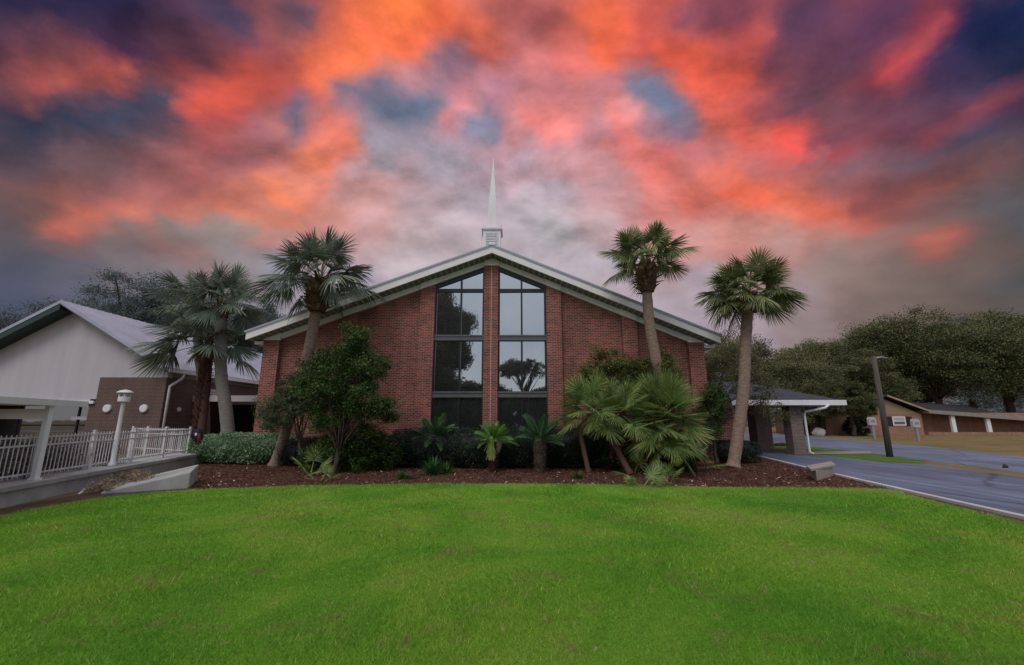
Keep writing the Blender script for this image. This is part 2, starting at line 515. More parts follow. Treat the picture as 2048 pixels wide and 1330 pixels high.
def mat_ground(name, stops, scale, fine, bmp=0.5, rough=0.95, fscale=60, famp=0.35):
    m, nt, b = new_mat(name)
    p = pos(nt)
    n = noise(nt, p, scale, 7, 0.6, 0.4)
    r = ramp(nt, n.outputs['Fac'], stops)
    n2 = noise(nt, p, fscale, 4, 0.7)
    r2 = ramp(nt, n2.outputs['Fac'], [(0.3, (1 - famp,) * 3), (0.7, (1 + famp,) * 3)])
    c = mixc(nt, 1.0, r.outputs[0], r2.outputs[0], 'MULTIPLY')
    nt.links.new(c, b.inputs['Base Color'])
    b.inputs['Roughness'].default_value = rough
    b.inputs['Specular IOR Level'].default_value = 0.2
    bump(nt, b, n2.outputs['Fac'], bmp, fine)
    return m


def mat_asphalt(name, base, stripe):
    m, nt, b = new_mat(name)
    p = pos(nt)
    mp = N(nt, 'ShaderNodeMapping')
    mp.inputs['Rotation'].default_value = (0, 0, R(10))
    mp.inputs['Scale'].default_value = (1.1, 0.12, 1)
    nt.links.new(p, mp.inputs['Vector'])
    n = noise(nt, mp.outputs[0], 1.3, 6, 0.65, 0.6)
    r = ramp(nt, n.outputs['Fac'], [(0.3, tuple(c * 0.72 for c in base)), (0.5, base), (0.72, stripe)])
    n3 = noise(nt, p, 0.35, 5, 0.6)
    r3 = ramp(nt, n3.outputs['Fac'], [(0.3, (0.75,) * 3), (0.7, (1.2,) * 3)])
    c = mixc(nt, 1.0, r.outputs[0], r3.outputs[0], 'MULTIPLY')
    vo = N(nt, 'ShaderNodeTexVoronoi', feature='DISTANCE_TO_EDGE')
    vo.inputs['Scale'].default_value = 0.33
    nd = noise(nt, p, 1.5, 4, 0.6)
    mv = mixc(nt, 0.25, p, nd.outputs['Color'])
    nt.links.new(mv, vo.inputs['Vector'])
    rc = ramp(nt, vo.outputs['Distance'], [(0.0, (0.45,) * 3), (0.012, (1,) * 3)])
    c = mixc(nt, 1.0, c, rc.outputs[0], 'MULTIPLY')
    n2 = noise(nt, p, 90, 3, 0.7)
    r2 = ramp(nt, n2.outputs['Fac'], [(0.3, (0.8,) * 3), (0.7, (1.25,) * 3)])
    c = mixc(nt, 1.0, c, r2.outputs[0], 'MULTIPLY')
    nt.links.new(c, b.inputs['Base Color'])
    b.inputs['Roughness'].default_value = 0.62
    b.inputs['Specular IOR Level'].default_value = 0.45
    bump(nt, b, n2.outputs['Fac'], 0.3, 0.01)
    return m


M = {}
M['brick'] = mat_brick('church brick', (0.315, 0.072, 0.050), (0.110, 0.033, 0.028), (0.35, 0.26, 0.22), tint=(0.72, 1.18), msize=0.0075)
M['hall_brick'] = mat_brick('hall brick', (0.13, 0.062, 0.050), (0.085, 0.045, 0.040), (0.17, 0.15, 0.14))
M['tan_brick'] = mat_brick('ranch house brick', (0.33, 0.14, 0.08), (0.23, 0.095, 0.06), (0.34, 0.25, 0.19))
M['pier_brick'] = mat_brick('porch pier brick', (0.19, 0.12, 0.10), (0.12, 0.08, 0.07), (0.25, 0.22, 0.20))
M['white'] = mat_plain('white trim paint', (0.68, 0.65, 0.67), 0.55, 0.07, 1.5)
M['frieze'] = mat_plain('cream frieze paint', (0.78, 0.74, 0.73), 0.6, 0.07, 1.2)
m, nt, b = new_mat('vented soffit panel')
sp = N(nt, 'ShaderNodeSeparateXYZ')
nt.links.new(pos(nt), sp.inputs[0])
md = N(nt, 'ShaderNodeMath', operation='PINGPONG')
md.inputs[1].default_value = 0.11
nt.links.new(sp.outputs['X'], md.inputs[0])
r = ramp(nt, md.outputs[0], [(0.0, (0.50, 0.49, 0.45)), (0.022, (0.50, 0.49, 0.45)), (0.028, (0.22, 0.22, 0.19)), (1.0, (0.22, 0.22, 0.19))])
nt.links.new(r.outputs[0], b.inputs['Base Color'])
b.inputs['Roughness'].default_value = 0.8
M['soffit'] = m
M['stucco'] = mat_plain('pale stucco', (0.43, 0.415, 0.45), 0.9, 0.07, 1.1, bmp=0.15, bscale=60, stretch=(1.6, 1.6, .22))
M['fence'] = mat_plain('greyed white fence paint', (0.54, 0.52, 0.53), 0.6, 0.15, 6)
M['mail'] = mat_plain('faded mailbox paint', (0.36, 0.37, 0.40), 0.5, 0.12, 6)
M['green_trim'] = mat_plain('dark green trim paint', (0.014, 0.036, 0.034), 0.5, 0.1, 2)
M['dark_metal'] = mat_plain('dark bronze window frame', (0.022, 0.023, 0.027), 0.35, 0.15, 2, metal=0.3)
M['spandrel'] = mat_plain('grey spandrel metal', (0.11, 0.11, 0.125), 0.4, 0.12, 2, metal=0.3)
M['glass'] = mat_glass('reflective tinted glass', 0.48, tint=(0.88, 0.94, 1.0))
M['dark_glass'] = mat_glass('dark storefront glass', 0.22)
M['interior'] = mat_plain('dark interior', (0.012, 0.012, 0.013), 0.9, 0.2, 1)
M['shingle'] = mat_plain('dark blue shingles', (0.035, 0.040, 0.055), 0.85, 0.3, 6, bmp=0.6, bscale=18, stretch=(1, 1, 4))
M['brown_shingle'] = mat_plain('dark brown shingles', (0.030, 0.027, 0.028), 0.9, 0.3, 5, bmp=0.5, bscale=15)
M['roofmetal'] = mat_plain('pale standing seam metal', (0.33, 0.345, 0.42), 0.6, 0.14, 1.0)
M['white_metal'] = mat_plain('white powder coated metal', (0.62, 0.62, 0.64), 0.4, 0.06, 4)
M['concrete'] = mat_plain('weathered concrete', (0.33, 0.32, 0.315), 0.9, 0.28, 1.4, bmp=0.2, bscale=50)
M['curb'] = mat_plain('curb concrete', (0.46, 0.42, 0.40), 0.9, 0.2, 1.6, bmp=0.2)
M['cap_stone'] = mat_plain('beige block', (0.30, 0.25, 0.22), 0.9, 0.15, 3, bmp=0.25)
M['asphalt'] = mat_asphalt('driveway asphalt', (0.092, 0.120, 0.180), (0.17, 0.208, 0.29))
M['street'] = mat_asphalt('street asphalt', (0.115, 0.148, 0.215), (0.19, 0.23, 0.31))
M['wood_pole'] = mat_plain('weathered pole wood', (0.085, 0.072, 0.060), 0.9, 0.35, 3, bmp=0.5, stretch=(6, 6, 0.5))
M['sabal_trunk'] = mat_plain('palm trunk', (0.25, 0.175, 0.135), 0.95, 0.5, 6, bmp=1.0, bscale=14, stretch=(1, 1, 7))
M['grey_trunk'] = mat_plain('grey palm trunk', (0.20, 0.18, 0.165), 0.95, 0.3, 5, bmp=0.8, bscale=14, stretch=(1, 1, 6))
M['bark'] = mat_plain('dark bark', (0.055, 0.042, 0.034), 0.95, 0.4, 6, bmp=0.7, stretch=(2, 2, 0.6))
M['pale_bark'] = mat_plain('pale bark', (0.22, 0.19, 0.16), 0.95, 0.3, 6, bmp=0.5)
M['rock'] = mat_plain('white boulder stone', (0.50, 0.48, 0.45), 0.9, 0.2, 3, bmp=0.4)
M['sign_green'] = mat_plain('green sign paint', (0.03, 0.21, 0.12), 0.5, 0.08, 5)
M['siding'] = mat_plain('tan gable siding', (0.25, 0.19, 0.12), 0.85, 0.1, 2, stretch=(1, 1, 12))
M['tan_trim'] = mat_plain('tan fascia paint', (0.34, 0.24, 0.16), 0.8, 0.1, 2)
M['grey_trim'] = mat_plain('grey porch fascia', (0.22, 0.20, 0.19), 0.8, 0.12, 2)
M['navy'] = mat_plain('navy cloth', (0.012, 0.015, 0.032), 0.9, 0.2, 10, bmp=0.3)
M['maroon'] = mat_plain('maroon cloth', (0.13, 0.016, 0.025), 0.9, 0.2, 10, bmp=0.3)
M['grey_metal'] = mat_plain('galvanised metal', (0.30, 0.31, 0.32), 0.45, 0.1, 5, metal=0.5)
M['ground'] = mat_ground('dry verge grass', [(0.3, (0.10, 0.085, 0.030)), (0.5, (0.17, 0.125, 0.052)), (0.7, (0.21, 0.155, 0.075))], 0.5, 0.02)
M['soil'] = mat_ground('bare soil', [(0.3, (0.055, 0.036, 0.022)), (0.7, (0.12, 0.08, 0.05))], 1.6, 0.03)
M['mulch'] = mat_ground('red brown mulch', [(0.25, (0.040, 0.017, 0.012)), (0.5, (0.085, 0.034, 0.023)), (0.75, (0.13, 0.058, 0.040))], 1.3, 0.04, 0.9, fscale=38, famp=0.55)
M['island'] = mat_ground('island grass', [(0.3, (0.05, 0.11, 0.015)), (0.7, (0.10, 0.17, 0.025))], 1.1, 0.03)
M['path'] = mat_plain('concrete path', (0.26, 0.25, 0.23), 0.9, 0.15, 1.2)


def lawn_colour(nt):
    p = pos(nt)
    n = noise(nt, p, 0.42, 6, 0.62, 0.5)
    r = ramp(nt, n.outputs['Fac'], [(0.32, (0.100, 0.280, 0.024)), (0.46, (0.152, 0.345, 0.031)), (0.55, (0.208, 0.385, 0.041)), (0.68, (0.270, 0.37, 0.066))])
    n2 = noise(nt, p, 1.7, 5, 0.7, 1.0)
    dry = ramp(nt, n2.outputs['Fac'], [(0.54, (0, 0, 0)), (0.70, (0.7, 0.7, 0.7))])
    n3 = noise(nt, p, 4.2, 4, 0.6, 0.6)
    fl = ramp(nt, n3.outputs['Fac'], [(0.665, (0, 0, 0)), (0.72, (0.85, 0.85, 0.85))])
    c = mixc(nt, dry.outputs[0], r.outputs[0], (0.27, 0.23, 0.09))
    return mixc(nt, fl.outputs[0], c, (0.44, 0.36, 0.20)), p


m, nt, b = new_mat('lawn turf')
c, p = lawn_colour(nt)
n = noise(nt, p, 55, 4, 0.75)
r = ramp(nt, n.outputs['Fac'], [(0.3, (0.42,) * 3), (0.7, (1.05,) * 3)])
nt.links.new(mixc(nt, 1.0, c, r.outputs[0], 'MULTIPLY'), b.inputs['Base Color'])
b.inputs['Roughness'].default_value = 0.95
b.inputs['Specular IOR Level'].default_value = 0.1
bump(nt, b, n.outputs['Fac'], 0.8, 0.03)
M['lawn'] = m

m, nt, b = new_mat('grass blade')
c, p = lawn_colour(nt)
at = N(nt, 'ShaderNodeAttribute', attribute_name='rnd')
r = ramp(nt, at.outputs['Fac'], [(0.0, (0.70, 0.78, 0.7)), (0.55, (1.15, 1.1, 1.0)), (0.92, (1.35, 1.25, 1.15)), (0.965, (1.9, 1.3, 2.2)), (1.0, (2.9, 1.65, 4.8))])
nt.links.new(mixc(nt, 1.0, c, r.outputs[0], 'MULTIPLY'), b.inputs['Base Color'])
b.inputs['Roughness'].default_value = 0.6
b.inputs['Specular IOR Level'].default_value = 0.2
tr = N(nt, 'ShaderNodeBsdfTranslucent')
nt.links.new(mixc(nt, 1.0, c, r.outputs[0], 'MULTIPLY'), tr.inputs['Color'])
mx = N(nt, 'ShaderNodeMixShader')
mx.inputs[0].default_value = 0.35
nt.links.new(b.outputs[0], mx.inputs[1])
nt.links.new(tr.outputs[0], mx.inputs[2])
nt.links.new(mx.outputs[0], nt.nodes['Material Output'].inputs['Surface'])
M['blade'] = m

M['boots'] = mat_leaf('old palm leaf bases', (0.060, 0.036, 0.024), (0.150, 0.090, 0.058), (0.300, 0.215, 0.155), 0.0, 0.95, spec=0.1)
M['boots_red'] = mat_leaf('red brown palm leaf bases', (0.050, 0.026, 0.021), (0.105, 0.056, 0.046), (0.200, 0.125, 0.105), 0.0, 0.95, spec=0.1)
M['cycad_trunk'] = mat_leaf('cycad trunk scales', (0.055, 0.040, 0.031), (0.150, 0.115, 0.092), (0.320, 0.260, 0.215), 0.0, 0.95, spec=0.1)
M['chip'] = mat_leaf('mulch chips', (0.030, 0.013, 0.009), (0.095, 0.038, 0.026), (0.20, 0.105, 0.070), 0.0, 0.9, spec=0.2)
M['lf_sabal'] = mat_leaf('sabal palm leaf', (0.0561, 0.0780, 0.0364), (0.1402, 0.1826, 0.0666), (0.3276, 0.3164, 0.1364), 0.25, 0.45, 0.3)
M['lf_blue'] = mat_leaf('bluish sabal palm leaf', (0.0513, 0.0755, 0.0723), (0.1279, 0.1698, 0.1204), (0.2688, 0.2949, 0.1925), 0.25, 0.45, 0.3)
M['lf_fan'] = mat_leaf('fan palm leaf', (0.0598, 0.1153, 0.0343), (0.1642, 0.2537, 0.0688), (0.4180, 0.4151, 0.1577), 0.3, 0.45, 0.3)
M['lf_lime'] = mat_leaf('lime palm leaf', (0.06, 0.11, 0.012), (0.13, 0.19, 0.02), (0.22, 0.25, 0.04), 0.3, 0.5, 0.2)
M['lf_cycad'] = mat_leaf('cycad leaf', (0.0133, 0.0445, 0.0179), (0.0312, 0.0889, 0.0289), (0.0711, 0.1467, 0.0488), 0.15, 0.35, 0.25)
M['lf_cycad_b'] = mat_leaf('bright cycad leaf', (0.0398, 0.1215, 0.0177), (0.0884, 0.2321, 0.0309), (0.1768, 0.3315, 0.0553), 0.2, 0.4, 0.25)
M['lf_hedge'] = mat_leaf('dark hedge leaf', (0.0090, 0.0164, 0.0104), (0.0178, 0.0311, 0.0193), (0.0475, 0.0684, 0.0446), 0.1, 0.5)
M['lf_azalea'] = mat_leaf('azalea leaf', (0.0614, 0.1206, 0.0563), (0.1638, 0.2691, 0.1331), (0.4096, 0.5336, 0.3174), 0.15, 0.5)
M['lf_bush'] = mat_leaf('glossy shrub leaf', (0.0187, 0.0397, 0.0095), (0.0449, 0.0927, 0.0190), (0.1273, 0.1822, 0.0380), 0.2, 0.45)
M['lf_olive'] = mat_leaf('olive shrub leaf', (0.0491, 0.0718, 0.0340), (0.0983, 0.1285, 0.0605), (0.1607, 0.1985, 0.0983), 0.2, 0.6)
M['lf_rust'] = mat_leaf('rusty shrub leaf', (0.0328, 0.0620, 0.0146), (0.0948, 0.1239, 0.0292), (0.2461, 0.1914, 0.0547), 0.2, 0.5)
M['lf_oak'] = mat_leaf('oak leaf', (0.0352, 0.0447, 0.0184), (0.0915, 0.1045, 0.0398), (0.2112, 0.2088, 0.0918), 0.2, 0.6, 0.25)
M['lf_oak2'] = mat_leaf('light oak leaf', (0.0514, 0.0607, 0.0239), (0.1215, 0.1300, 0.0527), (0.2453, 0.2276, 0.1077), 0.25, 0.6, 0.2)
M['lf_haze'] = mat_leaf('haze tinted tree leaf', (0.0646, 0.0872, 0.0878), (0.1357, 0.1712, 0.1676), (0.2422, 0.2907, 0.2992), 0.2, 0.7, 0.2)  # distance haze put into the leaf colour as a paler blue-grey
M['lf_tuft'] = mat_leaf('strap leaf', (0.0144, 0.0540, 0.0072), (0.0384, 0.1020, 0.0144), (0.1140, 0.1800, 0.0360), 0.2, 0.5)
M['lf_dusty'] = mat_leaf('dusty pink shrub leaf', (0.070, 0.055, 0.050), (0.150, 0.125, 0.120), (0.34, 0.25, 0.26), 0.15, 0.8)
M['lf_seed'] = mat_leaf('pale seed stalks', (0.20, 0.24, 0.07), (0.30, 0.34, 0.12), (0.42, 0.46, 0.2), 0.2, 0.7)
M['straw'] = mat_leaf('dead leaf litter', (0.20, 0.14, 0.09), (0.34, 0.26, 0.18), (0.48, 0.40, 0.32), 0.0, 0.9)


# ------------------------------------------------------------------ mesh tools
class MB:
    def __init__(s):
        s.v, s.f, s.r = [], [], []

    def add(s, vs, fs, r=0.5):
        k = len(s.v)
        s.v += [tuple(q) for q in vs]
        for f in fs:
            s.f.append(tuple(i + k for i in f))
            s.r.append(r)
        return s

    def box(s, x0, x1, y0, y1, z0, z1):
        return s.hexa([(x0, y0, z0), (x1, y0, z0), (x1, y1, z0), (x0, y1, z0), (x0, y0, z1), (x1, y0, z1), (x1, y1, z1), (x0, y1, z1)])

    def hexa(s, p):
        return s.add(p, [(3, 2, 1, 0), (4, 5, 6, 7), (0, 1, 5, 4), (1, 2, 6, 5), (2, 3, 7, 6), (3, 0, 4, 7)])

    def bar(s, a, b, w, h):               # box beam from a to b, w sideways, h vertical
        a, b = Vector(a), Vector(b)
        d = (b - a).normalized()
        sd = d.cross(Vector((0, 0, 1)))
        if sd.length < 1e-4:
            sd = Vector((1, 0, 0))
        sd.normalize()
        up = sd.cross(d).normalized()
        sd, up = sd * w / 2, up * h / 2
        return s.hexa([a - sd - up, b - sd - up, b + sd - up, a + sd - up, a - sd + up, b - sd + up, b + sd + up, a + sd + up])

    def prism_y(s, poly, y0, y1):         # poly in x,z counter-clockwise seen from -y
        n = len(poly)
        vs = [(x, y0, z) for x, z in poly] + [(x, y1, z) for x, z in poly]
        fs = [tuple(range(n)), tuple(range(2 * n - 1, n - 1, -1))]
        fs += [(i, i + n, (i + 1) % n + n, (i + 1) % n) for i in range(n)]
        return s.add(vs, fs)

    def prism_x(s, poly, x0, x1):         # poly in y,z
        n = len(poly)
        vs = [(x0, y, z) for y, z in poly] + [(x1, y, z) for y, z in poly]
        fs = [tuple(range(n)), tuple(range(2 * n - 1, n - 1, -1))]
        fs += [(i, i + n, (i + 1) % n + n, (i + 1) % n) for i in range(n)]
        return s.add(vs, fs)

    def prism_z(s, poly, z0, z1):
        n = len(poly)
        vs = [(x, y, z0) for x, y in poly] + [(x, y, z1) for x, y in poly]
        fs = [tuple(range(n - 1, -1, -1)), tuple(range(n, 2 * n))]
        fs += [(i, (i + 1) % n, (i + 1) % n + n, i + n) for i in range(n)]
        return s.add(vs, fs)

    def tube(s, pts, rad, n=8, cap=True, r=0.5):
        pts = [Vector(p) for p in pts]
        if isinstance(rad, (int, float)):
            rad = [rad] * len(pts)
        k = len(s.v)
        ref = Vector((0.13, 1, 0.07))
        for i, p in enumerate(pts):
            d = (pts[min(i + 1, len(pts) - 1)] - pts[max(i - 1, 0)]).normalized()
            a = d.cross(ref)
            if a.length < 0.05:
                a = d.cross(Vector((1, 0, 0)))
            a.normalize()
            bb = d.cross(a)
            for j in range(n):
                t = 2 * PI * j / n
                s.v.append(tuple(p + (a * math.cos(t) + bb * math.sin(t)) * rad[i]))
        for i in range(len(pts) - 1):
            for j in range(n):
                j2 = (j + 1) % n
                s.f.append((k + i * n + j, k + (i + 1) * n + j, k + (i + 1) * n + j2, k + i * n + j2))
                s.r.append(r)
        if cap:
            s.f.append(tuple(k + j for j in range(n)))
            s.f.append(tuple(k + (len(pts) - 1) * n + j for j in range(n - 1, -1, -1)))
            s.r += [r, r]
        return s

    def lathe(s, c, prof, n=16):          # prof: (radius, z)
        c = Vector(c)
        return s.tube([c + Vector((0, 0, z)) for _, z in prof], [max(q, 0.001) for q, _ in prof], n)

    def sheet(s, poly, z):
        return s.add([(p[0], p[1], z) for p in poly], [tuple(range(len(poly)))])

    def build(s, name, mat, parent=None, smooth=False, bevel=0.0):
        return mesh_obj(name, np.array(s.v, float), s.f, mat, parent, smooth, np.array(s.r, float), bevel)


def rootloc(parent):
    q = parent
    while q.parent:
        q = q.parent
    return np.array(q.location)


def mesh_obj(name, v, faces, mat, parent=None, smooth=False, rnd=None, bevel=0.0, uv=True):
    if parent is not None:
        v = v - rootloc(parent)
    me = bpy.data.meshes.new(name)
    if isinstance(faces, np.ndarray):
        nf, k = faces.shape
        me.vertices.add(len(v))
        me.vertices.foreach_set('co', v.astype(np.float32).ravel())
        me.loops.add(nf * k)
        me.loops.foreach_set('vertex_index', faces.astype(np.int32).ravel())
        me.polygons.add(nf)
        me.polygons.foreach_set('loop_start', np.arange(0, nf * k, k, dtype=np.int32))
        me.update(calc_edges=True)
        uv = False
    else:
        me.from_pydata([tuple(q) for q in v], [], faces)
        me.update()
    if uv:
        ul = me.uv_layers.new(name='UVMap')
        uvs = np.zeros((len(me.loops), 2), np.float32)
        for p in me.polygons:
            nx, ny, nz = abs(p.normal.x), abs(p.normal.y), abs(p.normal.z)
            for li in p.loop_indices:
                q = v[me.loops[li].vertex_index]
                if nz > 0.75:
                    uvs[li] = (q[0], q[1])
                elif ny >= nx:
                    uvs[li] = (q[0], q[2])
                else:
                    uvs[li] = (q[1], q[2])
        ul.data.foreach_set('uv', uvs.ravel())
    if rnd is not None:
        at = me.attributes.new('rnd', 'FLOAT', 'FACE')
        at.data.foreach_set('value', np.asarray(rnd, np.float32))
    if smooth:
        me.polygons.foreach_set('use_smooth', np.ones(len(me.polygons), bool))
    me.materials.append(mat)
    o = bpy.data.objects.new(name, me)
    COL.objects.link(o)
    if parent is not None:
        o.parent = parent
    if bevel:
        md = o.modifiers.new('bevel', 'BEVEL')
        md.width = bevel
        md.segments = 2
        md.limit_method = 'ANGLE'
    return o


def tag(o, label, cat, group=None):
    o['label'] = label
    o['category'] = cat
    if group:
        o['group'] = group
    return o


def structure(o):
    o['kind'] = 'structure'
    return o


def stuff(o, label, cat):
    o['kind'] = 'stuff'
    o['label'] = label
    o['category'] = cat
    return o


def thing(name, loc, label, cat, group=None):
    o = bpy.data.objects.new(name, None)
    o.empty_display_size = 0.2
    o.location = loc
    COL.objects.link(o)
    return tag(o, label, cat, group)


def copy_tree(o, parent=None):
    c = o.copy()
    COL.objects.link(c)
    c.parent = parent
    for ch in list(o.children):
        copy_tree(ch, c)
    return c


def place_copy(src, loc, rz=0.0, sc=1.0, label=None, group=None):
    c = copy_tree(src)
    c.location = loc
    c.rotation_euler = (0, 0, rz)
    c.scale = (sc, sc, sc)
    if label:
        c['label'] = label
    if group:
        c['group'] = group
    return c


def leaf_cloud(cen, L, W, rng, up=0.35, fold=True):
    n = len(cen)
    nrm = rng.normal(size=(n, 3))
    nrm[:, 2] += up * 2
    nrm /= np.linalg.norm(nrm, axis=1)[:, None]
    t = rng.normal(size=(n, 3))
    t -= nrm * (t * nrm).sum(1)[:, None]
    t /= np.linalg.norm(t, axis=1)[:, None]
    b = np.cross(nrm, t)
    l = (L * rng.uniform(0.65, 1.3, n))[:, None] / 2
    w = (W * rng.uniform(0.7, 1.25, n))[:, None] / 2
    v = np.empty((n, 4, 3))
    v[:, 0] = cen - t * l
    v[:, 1] = cen + b * w - nrm * w * 0.35 * fold
    v[:, 2] = cen + t * l
    v[:, 3] = cen - b * w - nrm * w * 0.35 * fold
    return v.reshape(-1, 3), np.arange(n * 4).reshape(n, 4)


def crown(blobs, n_clump, per, clump_r, L, W, seed, flat=0.65, up=0.35, shell=0.55):
    rng = np.random.default_rng(seed)
    vol = np.array([b[1][0] * b[1][1] * b[1][2] for b in blobs]) ** 0.8
    idx = rng.choice(len(blobs), n_clump, p=vol / vol.sum())
    C = np.array([b[0] for b in blobs], float)[idx]
    Rr = np.array([b[1] for b in blobs], float)[idx]
    d = rng.normal(size=(n_clump, 3))
    d /= np.linalg.norm(d, axis=1)[:, None]
    rr = shell + (1 - shell) * rng.uniform(0, 1, n_clump) ** 0.6
    cc = C + d * Rr * rr[:, None]
    cr = clump_r * rng.uniform(0.6, 1.45, n_clump)
    ci = rng.integers(0, n_clump, n_clump * per)
    off = np.clip(rng.normal(size=(n_clump * per, 3)), -1.7, 1.7) * 0.52
    off[:, 2] *= flat
    cen = cc[ci] + off * cr[ci][:, None]
    v, f = leaf_cloud(cen, L, W, rng, up)
    tone = rng.uniform(0.15, 0.75, n_clump)
    rnd = np.clip(tone[ci] + rng.normal(0, 0.10 if L > .15 else 0.16, len(ci)), 0, 1)
    return v, f, rnd, cc


def limbs(mb, base, top, targets, r0, rng, n=10, r1=0.35):
    base, top = Vector(base), Vector(top)
    for _ in range(n):
        t = Vector(targets[rng.integers(0, len(targets))])
        s = base.lerp(top, rng.uniform(0.45, 1.0))
        m = s.lerp(t, 0.5) + Vector((rng.normal() * 0.1, rng.normal() * 0.1, rng.uniform(0.0, 0.25))) * (t - s).length
        pts = []
        for k in range(6):
            q = k / 5
            pts.append((1 - q) ** 2 * s + 2 * q * (1 - q) * m + q * q * t)
        mb.tube(pts, [r0 * r1 * (1 - 0.8 * k / 5) for k in range(6)], 6)


def make_tree(name, loc, blobs, label, cat, leafmat, barkmat, n_clump, per, clump_r, L, W, seed, trunk_r, trunk_top, group=None, nl=12, flat=0.65, lean=(0, 0), shell=0.55):
    t = thing(name, loc, label, cat, group)
    loc = Vector(loc)
    wb = [((loc.x + b[0][0], loc.y + b[0][1], loc.z + b[0][2]), b[1]) for b in blobs]
    v, f, rnd, cc = crown(wb, n_clump, per, clump_r, L, W, seed, flat, shell=shell)
    mesh_obj('foliage', v, f, leafmat, t, False, rnd)
    rng = np.random.default_rng(seed + 1)
    mb = MB()
    top = loc + Vector((lean[0], lean[1], trunk_top))
    pts = [loc.lerp(top, k / 6) + Vector((rng.normal() * 0.25 * trunk_r, rng.normal() * 0.25 * trunk_r, 0)) * (0 if k == 0 else 1) for k in range(7)]
    pts[0] -= Vector((0, 0, 0.1))
    mb.tube(pts, [trunk_r * (1.3 if k == 0 else 1.0 - 0.09 * k) for k in range(7)], 10)
    limbs(mb, loc, top, cc, trunk_r, rng, nl)
    mb.build('trunk', barkmat, t, True)
    return t


def hedge(name, spans, label, leafmat, n, L, W, seed, group=None):
    # spans: rounded blocks (cx, cy, half x, half y, height)
    rng = np.random.default_rng(seed)
    c0 = spans[0]
    t = thing(name, (c0[0], c0[1], 0), label, 'hedge', group)
    V, F, Rn = [], [], []
    k = 0
    area = np.array([(s[2] + s[3]) * s[4] + s[2] * s[3] for s in spans])
    for s, frac in zip(spans, area / area.sum()):
        cx, cy, hx, hy, h = s
        m = int(n * frac)
        d = rng.normal(size=(m, 3))
        d /= np.abs(d).max(1)[:, None] * 0.55 + np.linalg.norm(d, axis=1)[:, None] * 0.45
        lump = 1 + 0.05 * np.sin(d[:, 0] * 5 * hx + seed) * np.cos(d[:, 1] * 7 + d[:, 2] * 4) - np.abs(rng.normal(0, 0.07, m)) + rng.normal(0, .02, m)
        cen = np.stack([cx + d[:, 0] * hx * lump, cy + d[:, 1] * hy * lump, h * 0.5 + d[:, 2] * h * 0.5 * lump], 1)
        cen = cen[cen[:, 2] > 0.02]
        v, f = leaf_cloud(cen, L, W, rng, 0.3)
        V.append(v)
        F.append(f + k)
        k += len(v)
        blot = 0.5 + 0.5 * np.sin(cen[:, 0] * 4.1 + seed) * np.sin(cen[:, 2] * 6.3 + cen[:, 1] * 3.0)
        Rn.append(np.clip(rng.normal(0.45, 0.2, len(cen)) + (blot - 0.5) * 0.3, 0, 1))
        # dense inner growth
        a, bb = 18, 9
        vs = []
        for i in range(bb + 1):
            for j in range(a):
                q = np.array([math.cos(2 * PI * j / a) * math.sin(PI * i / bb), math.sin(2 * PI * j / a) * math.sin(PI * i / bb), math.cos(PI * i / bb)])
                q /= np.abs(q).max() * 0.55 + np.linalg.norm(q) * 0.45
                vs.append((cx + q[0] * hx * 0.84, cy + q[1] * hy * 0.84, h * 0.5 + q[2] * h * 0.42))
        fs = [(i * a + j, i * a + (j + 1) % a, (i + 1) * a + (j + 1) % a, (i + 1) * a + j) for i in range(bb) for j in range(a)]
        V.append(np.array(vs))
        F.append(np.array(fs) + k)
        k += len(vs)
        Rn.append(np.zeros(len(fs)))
    mesh_obj('foliage', np.concatenate(V), np.concatenate(F), leafmat, t, False, np.concatenate(Rn))
    return t


def inpoly(x, y, poly):
    r = np.zeros(len(x), bool)
    n = len(poly)
    for i in range(n):
        x1, y1 = poly[i][0], poly[i][1]
        x2, y2 = poly[(i + 1) % n][0], poly[(i + 1) % n][1]
        c = ((y1 > y) != (y2 > y)) & (x < (x2 - x1) * (y - y1) / (y2 - y1 + 1e-12) + x1)
        r ^= c
    return r

# ------------------------------------------------------------------ ground
mb = MB()
mb.sheet([(-900, -900), (900, -900), (900, 900), (-900, 900)], 0)
structure(mb.build('ground', M['ground']))

CURB = [(7.0, -14), (7.9, 4.6), (8.16, 5.9), (8.45, 7.49), (8.87, 9.8), (9.36, 12.34), (10.05, 15.6), (10.9, 19.4), (11.3, 22.5), (11.3, 34), (11.3, 60)]
LAWN = [(-8.4, -14), (6.5, -14), (7.4, 3.0), (7.75, 5.6), (8.1, 7.3), (8.5, 9.3), (8.85, 10.3), (8.75, 10.62), (8.2, 10.74), (7.0, 10.76), (5.6, 10.80), (4.58, 10.91), (2.5, 11.22), (1.0, 11.36), (-0.31, 11.42), (-2.2, 11.36), (-4.07, 11.22),
        (-5.6, 11.0), (-6.6, 10.75), (-7.47, 10.45), (-8.1, 10.0), (-8.6, 9.3), (-8.75, 8.2), (-8.5, 6.5)]
BED = [(-7.47, 10.3), (-6.6, 10.6), (-5.6, 10.85), (-4.07, 11.07), (-2.2, 11.2), (-0.31, 11.25), (1.0, 11.2), (2.5, 11.07), (4.58, 10.76), (5.6, 10.65), (7.0, 10.6), (8.2, 10.6), (8.88, 10.5),
       (9.0, 10.9), (9.3, 12.4), (9.98, 15.6), (10.8, 19.4), (10.9, 21), (7.4, 21), (7.4, 17.0), (-9.8, 17.0), (-9.8, 21), (-13.5, 21), (-12.2, 17.8), (-11.3, 16.2), (-9.6, 13.0), (-8.2, 11.2)]


